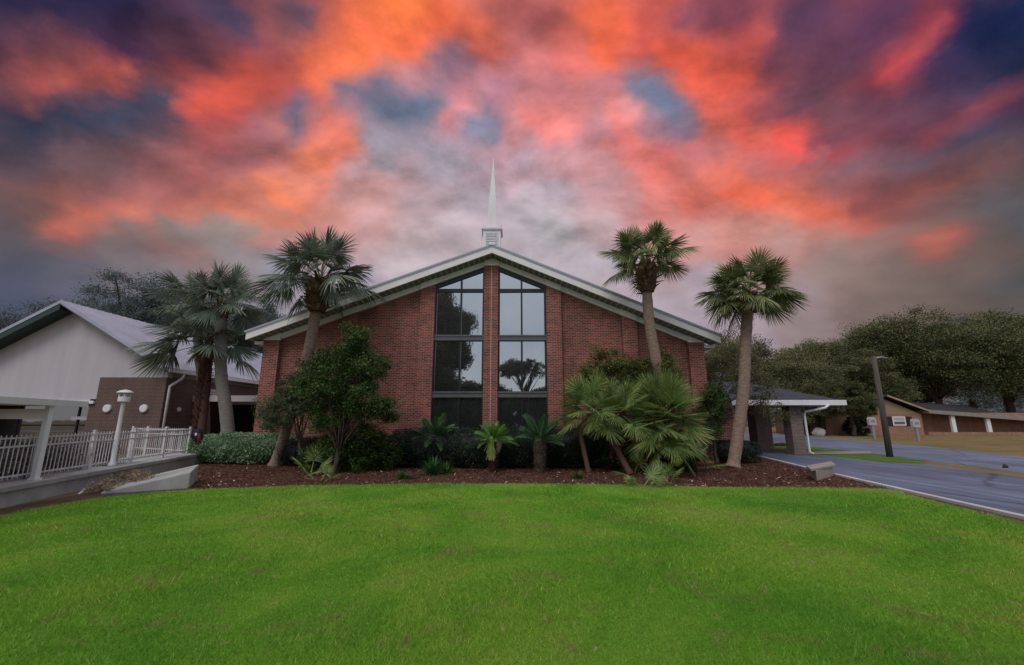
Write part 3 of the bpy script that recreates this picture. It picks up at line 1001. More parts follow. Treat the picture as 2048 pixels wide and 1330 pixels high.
def wavy(poly, amp, step, seed):
    rng = np.random.default_rng(seed)
    out = []
    for i in range(len(poly)):
        a, b = np.array(poly[i]), np.array(poly[(i + 1) % len(poly)])
        L = np.linalg.norm(b - a)
        k = max(1, int(L / step)) if L < 12 else 1
        for j in range(k):
            p = a + (b - a) * j / k
            out.append(tuple(p + (rng.normal(0, amp, 2) if L < 12 else 0)))
    return out


mb = MB()
mb.sheet([(-8.9, -14), (6.9, -14), (7.75, 3.0), (8.05, 5.6), (8.38, 7.5), (8.8, 9.8), (9.05, 11.2), (-7.4, 11.2), (-9.3, 12.8), (-9.5, 9), (-9.0, 6.5)], 0.004)
structure(mb.build('soil', M['soil']))
mb = MB()
mb.sheet(wavy(BED, 0.03, 0.3, 2), 0.008)
structure(mb.build('mulch_bed', M['mulch']))
mb = MB()
mb.sheet(wavy(LAWN, 0.035, 0.25, 3), 0.012)
structure(mb.build('lawn', M['lawn']))


def strip(name, mat, pts, z):
    q = MB()
    q.sheet([(p[0], p[1]) for p in pts], z)
    return structure(q.build(name, mat))


# driveway, street, islands, path
DRIVE = CURB + [(14.4, 60), (14.4, 34), (14.0, 25.64), (13.75, 20.58), (14.45, 20.4), (14.41, 17.41), (15.3, 16.3), (14.55, 12.66), (13.2, 7.0), (12.6, 3.0), (11.9, -14)]
strip('driveway', M['asphalt'], [(x + 0.06, y) for x, y in CURB] + DRIVE[len(CURB):], 0.004)
far_edge = [G(1437, 857), G(1545, 866), G(1613, 872), G(1718, 881), G(1831, 891), G(1940, 901), G(2048, 913), Vector((20.5, 12, 0)), Vector((19.3, 4, 0)), Vector((17.9, -14, 0))]
near_edge = [Vector((13.6, -14, 0)), Vector((14.6, 4, 0)), Vector((15.3, 10.5, 0)), G(2048, 946), G(1950, 933), G(1850, 921), G(1707, 902), G(1615, 892), G(1545, 884), G(1437, 876)]
strip('street', M['street'], far_edge + near_edge, 0.004)
strip('grass_island', M['island'], [G(1437, 876.6), G(1545, 884.4), G(1615, 892.5), G(1706, 902.6), G(1613, 902.8), G(1560, 900), G(1504, 895.5), G(1437, 890)], 0.008)
strip('path', M['path'], [G(1613, 903), G(1740, 903.2), G(1745, 907), G(1640, 908.6), G(1613, 908.5)], 0.010)
strip('verge', M['island'], [G(1640, 909.5), G(1745, 907.2), G(1800, 914), G(1850, 921.5), G(1846, 927), G(1756, 922.8), G(1690, 915.5)], 0.008)
strip('far_road', M['street'], [G(1360, 847.5), G(1640, 848.5), G(1640, 844.3), G(1360, 843.2)], 0.004)
# light curb beside the driveway
mb = MB()
cb = [Vector((x, y, 0)) for x, y in CURB]
for a, b in zip(cb[:-1], cb[1:]):
    d = (b - a).normalized()
    nrm = Vector((d.y, -d.x, 0)) * 0.07
    mb.hexa([a - nrm, a + nrm, b + nrm, b - nrm] + [q + Vector((0, 0, 0.055)) for q in (a - nrm, a + nrm, b + nrm, b - nrm)])
structure(mb.build('kerb', M['curb']))

# grass blades near the viewer
rng = np.random.default_rng(11)


def blades(n, y0, y1):
    y = y0 * (y1 / y0) ** rng.uniform(0, 1, n)
    x = rng.uniform(-1, 1, n) * (y * 1.30 + 4.0)
    k = inpoly(x + rng.normal(0, .05, n), y + rng.normal(0, .05, n), LAWN)
    x, y = x[k], y[k]
    n = len(x)
    h = rng.uniform(.016, .042, n) * (0.8 + 0.35 * np.sin(x * 1.7 + 2 * np.sin(y * 0.9)) * np.sin(y * 1.3 + x * 0.4))
    tall = rng.uniform(0, 1, n) < .03
    h[tall] *= 1.8
    a = rng.uniform(0, 2 * PI, n)
    la = rng.uniform(0, 2 * PI, n)
    ll = h * rng.uniform(0.3, 1.5, n)
    ww = .00082 * y * rng.uniform(0.6, 1.3, n)
    v = np.zeros((n, 3, 3))
    v[:, 0] = np.stack([x - np.cos(a) * ww, y - np.sin(a) * ww, np.full(n, 0.010)], 1)
    v[:, 1] = np.stack([x + np.cos(a) * ww, y + np.sin(a) * ww, np.full(n, 0.010)], 1)
    v[:, 2] = np.stack([x + np.cos(la) * ll, y + np.sin(la) * ll, 0.012 + h], 1)
    return v.reshape(-1, 3)


bv = blades(950000, 1.6, 11.7)
nb = len(bv) // 3
g = mesh_obj('grass', bv, np.arange(nb * 3).reshape(nb, 3), M['blade'], None, False, rng.uniform(0, 1, nb))
stuff(g, 'short mown green turf blades covering the front lawn', 'grass')

# mulch chips
n = 26000
x, y = rng.uniform(-13, 11, n), rng.uniform(10.2, 18, n)
k = inpoly(x, y, BED)
x, y = x[k], y[k]
v, f = leaf_cloud(np.stack([x, y, 0.012 + rng.uniform(0, 0.02, len(x))], 1), 0.075, 0.026, rng, 0.9)
stuff(mesh_obj('mulch_chips', v, f, M['chip'], None, False, rng.uniform(0, 1, len(f))), 'loose red brown bark chips lying over the planting bed', 'mulch')
n = 420
x, y = rng.uniform(-9, 9.3, n), 10.9 + rng.uniform(0, 1, n) ** 1.5 * 4.5
k = inpoly(x, y, BED)
x, y = x[k], y[k]
v, f = leaf_cloud(np.stack([x, y, np.full(len(x), 0.035)], 1), 0.11, 0.03, rng, 1.3)
stuff(mesh_obj('leaf_litter', v, f, M['straw'], None, False, rng.uniform(0, 1, len(f))), 'pale dead leaves scattered over the mulch bed', 'leaf litter')

# ------------------------------------------------------------------ church
AX = -0.8                                   # roof apex


def zl(x, apex, sl=0.376, sr=0.418):
    return apex - (sl * (AX - x) if x < AX else sr * (x - AX))


FW = 16.7                                   # brick facade plane
ch = thing('church', (AX, FW, 0), 'large red brick church with low gabled front, tall dark windows and white spire', 'church')
BR = 7.9                                    # apex height of the brick line
mb = MB()
mb.prism_y([(-9.72, 0), (-3.42, 0), (-3.42, zl(-3.42, BR)), (-9.72, zl(-9.72, BR))], FW, FW + 0.3)
mb.prism_y([(1.70, 0), (7.50, 0), (7.50, zl(7.50, BR)), (1.70, zl(1.70, BR))], FW, FW + 0.3)
mb.box(-3.42, 1.70, FW + 0.05, FW + 0.3, 0, 0.42)
mb.box(-9.72, -9.42, FW + 0.3, 46, 0, zl(-9.6, BR))
mb.box(7.20, 7.50, FW + 0.3, 46, 0, zl(7.4, BR))
mb.box(-9.42, 7.20, 45.7, 46, 0, zl(7.4, BR))
mb.build('wall', M['brick'], ch)
# pilasters (front face 0.2 m proud)
PIL = [(-9.79, -9.17, 4.69), (-6.80, -6.18, None), (-3.68, -3.10, None), (-1.12, -0.56, None), (1.37, 1.97, None), (4.38, 4.96, None), (6.96, 7.56, 4.60)]
for x0, x1, zt in PIL:
    q = MB()
    za = zl(x0, BR) - 0.03 if zt is None else zt
    zb = zl(x1, BR) - 0.03 if zt is None else zt
    if x0 < AX < x1:
        za = zb = 7.80
    yb = FW - 0.002 if (x1 < -3.2 or x0 > 1.5) else FW + 0.2
    q.prism_y([(x0, 0), (x1, 0), (x1, zb), (x0, za)], FW - 0.2, yb)
    q.build('pilaster', M['brick'], ch)
    q = MB()                                 # white cap block on top of the pilaster
    c0, c1 = x0 - 0.015, x1 + 0.015
    q.prism_y([(c0, za), (c1, zb), (c1, zl(c1, 8.12)), (c0, zl(c0, 8.12))] if not (x0 < AX < x1) else [(c0, za), (c1, zb), (c1, zl(c1, 8.12)), (AX, 8.12), (c0, zl(c0, 8.12))], FW - 0.225, FW - 0.14)
    q.build('pilaster_cap', M['frieze'], ch)
q = MB()
q.box(-0.845, -0.825, FW - 0.206, FW - 0.2, 0, 7.8)
q.build('control_joint', M['curb'], ch)
# frieze board under the soffit
for x0, x1 in [(-9.72, AX), (AX, 7.5)]:
    q = MB()
    q.prism_y([(x0, zl(x0, BR)), (x1, zl(x1, BR)), (x1, zl(x1, 8.13)), (x0, zl(x0, 8.13))], FW - 0.14, FW + 0.05)
    q.build('frieze_board', M['frieze'], ch)
# roof
XL, XR, YF = -10.2, 7.98, 16.0
mb = MB()
th = 0.07
mb.prism_y([(XL - .06, zl(XL - .06, 8.44)), (AX, 8.44), (XR + .06, zl(XR + .06, 8.44)), (XR + .06, zl(XR + .06, 8.44 + th)), (AX, 8.44 + th), (XL - .06, zl(XL - .06, 8.44 + th))], YF - 0.06, 46.4)
roof = mb.build('roof', M['roofmetal'], ch)
q = MB()
q.box(AX - .13, AX + .13, YF - 0.08, 46.4, 8.46, 8.56)
q.build('ridge_cap', M['white_metal'], roof)
q = MB()                                     # thin dark drip line above the rake board
for x0, x1 in [(XL, AX), (AX, XR)]:
    q.prism_y([(x0, zl(x0, 8.385)), (x1, zl(x1, 8.385)), (x1, zl(x1, 8.44)), (x0, zl(x0, 8.44))], YF - 0.045, YF)
q.build('drip_edge', M['grey_metal'], roof)
q = MB()
for x0, x1 in [(XL, AX), (AX, XR)]:
    q.prism_y([(x0, zl(x0, 8.14)), (x1, zl(x1, 8.14)), (x1, zl(x1, 8.385)), (x0, zl(x0, 8.385))], YF - 0.03, YF + 0.05)
q.build('rake_board', M['white'], ch)
q = MB()                                     # soffit
for x0, x1 in [(XL + .03, AX), (AX, XR - .03)]:
    q.prism_y([(x0, zl(x0, 8.16)), (x1, zl(x1, 8.16)), (x1, zl(x1, 8.2)), (x0, zl(x0, 8.2))], YF + 0.05, FW)
sof = q.build('soffit', M['soffit'], ch)
for x0, x1 in [(-10.12, -9.79), (7.56, 7.93)]:   # boxed eave return under each corner
    q = MB()
    zz = zl(x0 if x0 < 0 else x1, 8.14)
    q.box(x0, x1, FW - 0.25, 46.2, zz - 0.12, zz - 0.0)
    q.build('eave_box', M['white'], ch)

# tall windows, two bays
for wi, (x0, x1) in enumerate([(-3.10, -1.12), (-0.56, 1.37)]):
    gy = FW - 0.02
    q = MB()
    top = 7.85
    poly = [(x0, 0.42), (x1, 0.42), (x1, zl(x1, top)), (x0, zl(x0, top))]
    q.prism_y(poly, gy - 0.05, gy + 0.12)
    # hollow frame: jambs, head, sill instead of the solid block
    q = MB()
    fw = 0.07
    q.box(x0, x0 + fw, gy - .08, gy + .1, 0.42, zl(x0 + fw, top) - .02)
    q.box(x1 - fw, x1, gy - .08, gy + .1, 0.42, zl(x1 - fw, top) - .02)
    q.prism_y([(x0, zl(x0, top) - .13), (x1, zl(x1, top) - .13), (x1, zl(x1, top)), (x0, zl(x0, top))], gy - .085, gy + .1)
    xm = (-2.06 if wi == 0 else 0.39)
    q.box(xm - .035, xm + .035, gy - .075, gy + .1, 0.42, zl(xm + (0.035 if wi else -.035), top) - .10)
    q.box(x0 + fw, x1 - fw, gy - .07, gy + .1, 6.70, 6.84)
    q.box(x0 + fw, x1 - fw, gy - .07, gy + .1, 0.42, 0.52)
    win = q.build('window', M['dark_metal'], ch)
    for z0, z1 in [(2.44, 2.69), (4.68, 4.92)]:
        s = MB()
        s.box(x0 + .01, x1 - .01, gy - .10, gy + .1, z0, z1)
        s.box(x0 + .01, x1 - .01, gy - .13, gy - .10, z1 - .07, z1 - .02)
        s.box(x0 + .01, x1 - .01, gy - .12, gy - .10, z0 + .02, z0 + .06)
        s.build('spandrel', M['spandrel'], win)
    rows = [(0.50, 2.45), (2.68, 4.69), (4.91, 6.71)]
    for a, b_ in [(x0 + .03, xm), (xm, x1 - .03)]:
        for z0, z1 in rows:
            s = MB()
            t_ = [random.Random(int(a * 100) + int(z0 * 10) + q_).uniform(-.005, .005) for q_ in range(4)]
            s.hexa([(a, gy + t_[0], z0), (b_, gy + t_[1], z0), (b_, gy + .03, z0), (a, gy + .03, z0), (a, gy + t_[2], z1), (b_, gy + t_[3], z1), (b_, gy + .03, z1), (a, gy + .03, z1)])
            s.build('pane', M['glass'] if z0 > 1 else M['dark_glass'], win)
        s = MB()
        s.prism_y([(a, 6.8), (b_, 6.8), (b_, zl(b_, top) - .05), (a, zl(a, top) - .05)], gy, gy + .03)
        s.build('pane', M['glass'], win)

# steeple on the ridge
SY, sx0, sx1 = 19.0, -1.38, -0.55
stc = (sx0 + sx1) / 2
q = MB()
q.box(sx0, sx1, SY, SY + 0.83, 8.0, 10.52)
st = q.build('steeple', M['white'], ch)
q = MB()
q.box(sx0 - .05, sx1 + .05, SY - .05, SY + .88, 10.52, 10.57)
q.box(sx0 - .09, sx1 + .09, SY - .09, SY + .92, 10.57, 10.66)
q.build('cornice', M['white'], st)
q = MB()
lx0, lx1 = sx0 + .14, sx1 - .14
q.box(lx0 - .03, lx0, SY - .025, SY, 9.62, 10.4)
q.box(lx1, lx1 + .03, SY - .025, SY, 9.62, 10.4)
q.box(lx0, lx1, SY - .025, SY, 10.37, 10.4)
for i in range(9):
    z = 9.64 + i * 0.081
    q.hexa([(lx0, SY - .03, z), (lx1, SY - .03, z), (lx1, SY - .005, z + .035), (lx0, SY - .005, z + .035), (lx0, SY - .03, z + .012), (lx1, SY - .03, z + .012), (lx1, SY - .005, z + .05), (lx0, SY - .005, z + .05)])
q.build('louvre', M['white_metal'], st)
q = MB()
q.box(sx0 + .22, sx1 - .22, SY - 0.12, SY - .03, 9.50, 9.60)
q.box(sx0 + .28, sx1 - .28, SY - 0.10, SY - .03, 9.60, 9.66)
q.build('ridge_bracket', M['white'], st)
q = MB()
hb = 0.245
cy = SY + 0.415
q.add([(stc - hb, cy - hb, 10.66), (stc + hb, cy - hb, 10.66), (stc + hb, cy + hb, 10.66), (stc - hb, cy + hb, 10.66),
       (stc - .165, cy - .165, 12.3), (stc + .165, cy - .165, 12.3), (stc + .165, cy + .165, 12.3), (stc - .165, cy + .165, 12.3), (stc + 0.02, cy, 14.75)],
      [(0, 1, 5, 4), (1, 2, 6, 5), (2, 3, 7, 6), (3, 0, 4, 7), (4, 5, 8), (5, 6, 8), (6, 7, 8), (7, 4, 8), (3, 2, 1, 0)])
q.build('spire', M['white'], st)
q = MB()
q.tube([(sx1 + .03, SY - .06, 10.66), (sx1 + .03, SY - .06, 10.76)], .02, 6)
q.tube([(sx0 - .06, SY - .02, 10.64), (sx0 - .06, SY - .02, 10.0)], .012, 6)
q.build('lightning_cable', M['grey_metal'], st)
# lower brick wing to the right of the facade
q = MB()
q.box(7.56, 9.5, 18.6, 30, 0, 2.55)
q.build('side_wing', M['brick'], ch)

# small green plaques
q = MB()
a, b2 = P(1409.5, 853, 18.6), P(1417, 861, 18.6)
q.box(a.x, b2.x, 18.57, 18.6, b2.z, a.z)
tag(q.build('plaque', M['sign_green']), 'tiny green plaque fixed on brick wing beside the covered porch', 'plaque')

# ------------------------------------------------------------------ covered porch (porte cochere)
pc = thing('covered_porch', (12.0, 22.0, 0), 'open driveway canopy with dark hipped roof, white gutter and brick piers', 'porch')
px0, px1, py0, py1 = 9.0, 15.6, 20.2, 26.5
zt = 2.50
q = MB()
q.add([(px0, py0, zt), (px1, py0, zt), (px1, py1, zt), (px0, py1, zt), (px0, (py0 + py1) / 2, zt + 1.15), (12.6, (py0 + py1) / 2, zt + 1.15)],
      [(0, 1, 5, 4), (1, 2, 5), (2, 3, 4, 5), (3, 0, 4), (3, 2, 1, 0)])
q.build('roof', M['shingle'], pc)
q = MB()
q.box(px0, px1 + .05, py0 - .08, py0 - .002, zt - .22, zt + .02)
q.box(px1 + .002, px1 + .08, py0, py1, zt - .22, zt + .02)
q.box(px0, px1, py1 + .002, py1 + .08, zt - .22, zt + .02)
q.build('gutter', M['white'], pc)
q = MB()
q.box(px0, px1, py0, py1, zt - .12, zt - .04)
q.build('ceiling', M['grey_trim'], pc)
for x, y in [(14.0, 24.6), (13.55, 20.95), (9.15, 19.9)]:
    q = MB()
    wx = {14.0: .42, 13.55: .29}.get(x, .2)
    q.box(x - wx, x + wx, y - wx, y + wx, 0, zt - .12)
    q.box(x - wx - .03, x + wx + .03, y - wx - .03, y + wx + .03, 0, .1)
    q.build('pier', M['pier_brick'], pc)
q = MB()
q.tube([(14.75, 20.05, zt - .2), (14.6, 20.1, zt - .34), (13.98, 20.6, zt - .5), (13.93, 20.62, zt - .62), (13.93, 20.62, .14), (14.05, 20.5, .06)], .055, 8)
q.build('downspout', M['white_metal'], pc, True)
q = MB()
a, b2 = P(1423, 847, 19.65), P(1438, 857, 19.65)
q.box(a.x, b2.x, 19.62, 19.65, b2.z, a.z)
tag(q.build('small_sign', M['sign_green']), 'green rectangular sign on the brick pier at the church corner', 'sign')

# ------------------------------------------------------------------ fellowship hall on the left
HY, HX, EZH = 21.0, -17.0, 4.15
hall = thing('hall', (-22.3, HY, 0), 'low hall with pale stucco gable, brown brick corner and pale metal roof', 'hall')
RX, RZ = -22.3, 7.25
sl = (RZ - EZH) / (HX - RX)


def zh(x, off=0.0):
    return RZ + off - sl * abs(x - RX)


HL = 2 * RX - HX
q = MB()
q.prism_y([(HL, 2.45), (-20.3, 2.45), (-20.3, 3.66), (HX, 3.66), (HX, zh(HX)), (RX, RZ), (HL, zh(HL))], HY, HY + .3)
q.build('gable_wall', M['stucco'], hall)
q = MB()
q.box(-20.3, HX, HY - .03, HY + .3, -0.2, 3.66)
q.box(HX - .3, HX, HY + .3, 46, -0.2, EZH - .45)
q.box(HL, HL + .3, HY, 46, -0.2, EZH)
q.box(-20.6, -20.3, HY, HY + 1.6, -0.2, 2.6)
q.build('brick_wall', M['hall_brick'], hall)
q = MB()
q.box(HX - .3, HX + .03, HY + .3, 46, EZH - .45, EZH - .02)
q.box(HX - .02, HX + .28, HY - .1, 46, EZH - .22, EZH - .14)
q.build('eave_board', M['grey_trim'], hall)
ov = 0.75
q = MB()
xr, xl = HX + .35, HL - .35
q.prism_y([(xl, zh(xl)), (RX, RZ), (xr, zh(xr)), (xr, zh(xr, .16)), (RX, RZ + .16), (xl, zh(xl, .16))], HY - ov, 46.3)
hr = q.build('roof', M['roofmetal'], hall)
q = MB()
for i in range(60):
    y = HY - ov + .02 + i * 0.44
    for x0, x1 in [(xl, RX), (RX, xr)]:
        q.prism_y([(x0, zh(x0, .158)), (x1, zh(x1, .158)), (x1, zh(x1, .185)), (x0, zh(x0, .185))], y, y + .025)
q.build('standing_seam', M['roofmetal'], hr)
q = MB()
q.prism_y([(xl, zh(xl, -.30)), (RX, RZ - .30), (RX, RZ - .002), (xl, zh(xl, -.002))], HY - ov + .02, HY - .02)
q.build('green_soffit', M['green_trim'], hall)
q = MB()
q.prism_y([(RX, RZ - .06), (xr, zh(xr, -.06)), (xr, zh(xr, -.002)), (RX, RZ - .002)], HY - ov + .02, HY - .02)
q.build('rake_trim', M['spandrel'], hall)
q = MB()
q.box(xr - .02, xr + .1, HY - ov + .3, 46, zh(xr) - .06, zh(xr) + .1)
q.build('gutter', M['white_metal'], hall)
q = MB()
g0 = (xr + .04, HY + .5, zh(xr) - .04)
q.tube([g0, (xr + .02, HY + .45, zh(xr) - .3), (HX + .1, HY + .1, zh(xr) - .72), (HX + .1, HY + .1, zh(xr) - .85), (HX + .1, HY + .1, 0.0)], .06, 8)
q.build('downspout', M['white_metal'], hall, True)
for u in (216, 289):
    c = P(u, 817, HY - .03)
    q = MB()
    q.tube([c, c + Vector((0, -.08, 0)), c + Vector((0, -.10, 0))], [.19, .19, .16], 20)
    q.build('wall_light', M['white'], hall)
c = P(367, 819, 22.0)
c.x = HX + .01
q = MB()
q.tube([c, c + Vector((.08, 0, 0))], [.12, .09], 14)
q.build('wall_light', M['white'], hall)
cz = 3.1
q = MB()
for i in range(5):
    q.box(HX, HX + .05, 24.1, 25.0, cz - .22 + i * .09, cz - .17 + i * .09)
q.build('vent', M['white_metal'], hall)
# recessed glazed porch front
q = MB()
q.box(HL + .3, -20.6, HY + 1.6, HY + 1.7, -0.2, 2.5)
sf = q.build('storefront', M['dark_glass'], hall)
q = MB()
for x in (-27.2, -25.7, -24.2, -22.6, -21.2):
    q.box(x - .04, x + .04, HY + 1.55, HY + 1.598, -0.2, 2.45)
q.box(HL + .3, -20.6, HY + 1.56, HY + 1.597, 1.3, 1.37)
q.build('frame', M['dark_metal'], sf)
q = MB()
a, b2 = P(0, 818, HY + 1.5), P(93, 838, HY + 1.5)
q.box(a.x - 2.0, b2.x, HY + 1.46, HY + 1.52, b2.z, a.z)
q.build('blind', M['white'], sf)
q = MB()
a, b2 = P(155, 833, HY + .9), P(186, 839, HY + .9)
q.box(a.x, b2.x, HY + .6, HY + 1.5, b2.z, a.z)
q.build('awning_bar', M['white'], sf)
q = MB()
q.box(HL + .3, -20.6, HY + .3, HY + 1.6, 2.40, 2.48)
q.build('porch_ceiling', M['dark_metal'], hall)
q = MB()
q.box(HL, -20.32, HY - .12, HY - .002, 2.38, 2.52)
q.build('beam', M['white'], hall)
# covered link between hall and church
lk = thing('covered_walkway', (-13.5, 24, 0), 'white flat roofed walkway linking the hall to the church', 'walkway')
q = MB()
q.box(HX + .02, -9.75, 22.9, 25.4, 2.62, 2.84)
q.box(HX + .02, -9.75, 22.85, 22.9, 2.56, 2.88)
q.build('roof', M['white'], lk)
for x in (-15.25, -11.0):
    q = MB()
    q.box(x - .12, x + .12, 23.0, 23.24, 0, 2.62)
    q.build('post', M['white'], lk)
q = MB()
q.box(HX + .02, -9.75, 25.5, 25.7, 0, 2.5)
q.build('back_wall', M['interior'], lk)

# ------------------------------------------------------------------ ramp wall, fence, lamp
WA, WB = Vector((-8.35, 4.2, 0)), Vector((-11.85, 17.2, 0))
wd = (WB - WA).normalized()
wnrm = Vector((-wd.y, wd.x, 0))             # away from the lawn
if wnrm.x > 0:
    wnrm = -wnrm


def wpt(s, off, z):
    q = WA + wd * s + wnrm * off
    return Vector((q.x, q.y, z))


WLEN = (WB - WA).length
rw = thing('ramp_wall', (WA.x, WA.y, 0), 'low concrete ramp wall with flat coping running along the lawn', 'wall')
q = MB()
q.hexa([wpt(0, 0, 0), wpt(WLEN, 0, 0), wpt(WLEN, .3, 0), wpt(0, .3, 0), wpt(0, 0, .28), wpt(WLEN, 0, .30), wpt(WLEN, .3, .30), wpt(0, .3, .28)])
q.build('body', M['concrete'], rw)
q = MB()
q.hexa([wpt(0, -.05, .282), wpt(WLEN, -.05, .302), wpt(WLEN, 1.6, .302), wpt(0, 1.6, .282), wpt(0, -.05, .37), wpt(WLEN, -.05, .39), wpt(WLEN, 1.6, .39), wpt(0, 1.6, .37)])
q.build('coping', M['concrete'], rw)
rk = MB()
a, b2 = Vector((-7.62, 10.55, 0)), Vector((-8.95, 9.75, 0))
bk = Vector((-0.75, 1.3, 0))
rk.hexa([a, a + bk, b2 + bk, b2, a + Vector((0, 0, .40)), a + bk + Vector((0, 0, .44)), b2 + bk + Vector((0, 0, .10)), b2 + Vector((0, 0, .06))])
tag(rk.build('ramp_block', M['concrete'], None, False, .04), 'wedge shaped concrete ramp end at the edge of the mulch bed', 'ramp')
q = MB()
q.tube([P(190, 955, 12.2), P(178, 968, 11.3), P(163, 985, 10.2), P(156, 991, 9.9)], .035, 8)
tag(q.build('drain_pipe', M['white_metal'], None, True), 'white pipe sloping down from the ramp wall to bare soil', 'pipe')
# bare twiggy heap between pipe and ramp end
rng = np.random.default_rng(5)
v, f, rnd, cc = crown([((-9.0, 10.6, 0.08), (0.75, .8, .22)), ((-9.5, 11.4, .1), (.5, .8, .25))], 60, 40, .16, .12, .022, 77, .5)
tag(mesh_obj('twig_pile', v, f, M['straw'], None, False, rnd * .6), 'grey brown heap of dead twigs beside the white pipe', 'twigs')

FOFF = 0.45
cv = thing('ramp_canopy', wpt(0, .2, .37), 'flat white canopy edge on slim white posts over the ramp at left edge', 'canopy')
q = MB()
c0, c1 = wpt(0, .12, 0), wpt(6.3, .12, 0)
nb_ = wnrm * 1.5
q.hexa([(c0.x, c0.y, 1.93), (c1.x, c1.y, 1.93), (c1.x + nb_.x, c1.y + nb_.y, 1.93), (c0.x + nb_.x, c0.y + nb_.y, 1.93), (c0.x, c0.y, 1.99), (c1.x, c1.y, 1.99), (c1.x + nb_.x, c1.y + nb_.y, 1.99), (c0.x + nb_.x, c0.y + nb_.y, 1.99)])
q.build('roof', M['white'], cv)
q = MB()
q.bar((c0.x, c0.y, 1.965), (c1.x, c1.y, 1.965), .04, .13)
q.build('fascia', M['white'], cv)
for s in (1.2, 3.2, 5.3):
    for off in (.2, 1.45):
        c = wpt(s, off, 0)
        q = MB()
        q.box(c.x - .05, c.x + .05, c.y - .05, c.y + .05, .375, 1.928)
        q.box(c.x - .075, c.x + .075, c.y - .075, c.y + .075, .375, .42)
        q.build('post', M['white'], cv)
fence = thing('picket_fence', wpt(0, FOFF, 0), 'long white metal picket fence standing on the ramp wall', 'fence')
z0, z1 = 0.37, 1.27
npost = 8
ss = [0.2 + i * (WLEN - 0.9) / (npost - 1) for i in range(npost)]
for i, s in enumerate(ss):
    c = wpt(s, FOFF, 0)
    q = MB()
    q.box(c.x - .03, c.x + .03, c.y - .03, c.y + .03, z0, z1 + .06)
    q.box(c.x - .037, c.x + .037, c.y - .037, c.y + .037, z1 + .06, z1 + .08)
    q.build('post', M['fence'], fence)
    if i:
        q = MB()
        for zz in (z0 + .12, z1 - .20, z1 - .03):
            q.bar(wpt(ss[i - 1] + .04, FOFF, zz), wpt(s - .04, FOFF, zz), .03, .035)
        q.build('rail', M['fence'], fence)
        q = MB()
        k = int((s - ss[i - 1]) / .115)
        for j in range(1, k):
            c = wpt(ss[i - 1] + (s - ss[i - 1]) * j / k, FOFF, 0)
            q.box(c.x - .0075, c.x + .0075, c.y - .0075, c.y + .0075, z0 + .06, z1 + .03)
        q.build('picket_panel', M['fence'], fence)
# second run of fence turning towards the hall
f2 = thing('picket_fence', wpt(WLEN - 0.7, FOFF + .1, 0), 'short white picket fence run turning away behind the ramp towards the hall', 'fence')
pA, pB = wpt(WLEN - 0.7, FOFF + .12, 0), Vector((-15.8, 18.2, 0))
q = MB()
for zz in (z0 + .12, z1 - .20, z1 - .03):
    q.bar((pA.x, pA.y, zz), (pB.x, pB.y, zz), .03, .035)
q.build('rail', M['fence'], f2)
q = MB()
for j in range(28):
    c = pA.lerp(pB, (j + 1) / 28)
    q.box(c.x - .0075, c.x + .0075, c.y - .0075, c.y + .0075, z0 + .02, z1 + .03)
q.build('picket_panel', M['fence'], f2)
for t in (0.35, 0.7, 1.0):
    c = pA.lerp(pB, t)
    q = MB()
    q.box(c.x - .045, c.x + .045, c.y - .045, c.y + .045, z0 - .3, z1 + .08)
    q.build('post', M['fence'], f2)
# dark cloth bundle on the fence end
c = P(397, 868, 16.3)
jk = thing('jacket', (c.x, c.y, .39), 'dark navy and maroon jacket hanging at the right end of white fence', 'jacket')
q = MB()
q.tube([(c.x, c.y, 1.30), (c.x, c.y, 1.22), (c.x + .01, c.y, 1.05), (c.x + .02, c.y, .84)], [.05, .12, .135, .15], 10)
q.tube([(c.x - .09, c.y, 1.24), (c.x - .15, c.y - .02, 1.08), (c.x - .15, c.y - .03, .90)], [.05, .05, .042], 8)
q.build('body', M['navy'], jk, True)
q = MB()
q.tube([(c.x + .08, c.y - .08, 1.1), (c.x + .1, c.y - .07, .92), (c.x + .11, c.y - .03, .72)], [.04, .07, .06], 9)
q.build('lining', M['maroon'], jk, True)
q = MB()
q.box(c.x - .03, c.x + .04, c.y - .145, c.y - .125, 1.04, 1.13)
q.build('badge', M['white'], jk)
# lamp post
lp = P(215, 930, 11.7)
lt = P(233, 786, 11.7)
lx = (lp.x + lt.x) / 2
lamp = thing('lamp_post', (lx, 11.9, .37), 'short white lamp post with capped lantern head on the ramp wall', 'lamp post')
q = MB()
q.lathe((lx, 11.9, 0), [(.09, .37), (.09, .45), (.055, .5), (.047, 2.05), (.065, 2.08)], 14)
q.build('pole', M['white_metal'], lamp, True)
q = MB()
q.lathe((lx, 11.9, 0), [(.10, 2.08), (.135, 2.10), (.135, 2.22), (.12, 2.23)], 18)
for i in range(4):
    a_ = PI / 4 + i * PI / 2
    q.box(lx + .11 * math.cos(a_) - .015, lx + .11 * math.cos(a_) + .015, 11.9 + .11 * math.sin(a_) - .015, 11.9 + .11 * math.sin(a_) + .015, 2.22, 2.34)
q.lathe((lx, 11.9, 0), [(.05, 2.22), (.05, 2.34)], 10)
q.build('lantern', M['white_metal'], lamp)
q = MB()
q.lathe((lx, 11.9, 0), [(.19, 2.335), (.185, 2.355), (.12, 2.40), (.03, 2.425)], 20)
q.build('lantern_cap', M['white_metal'], lamp, True)

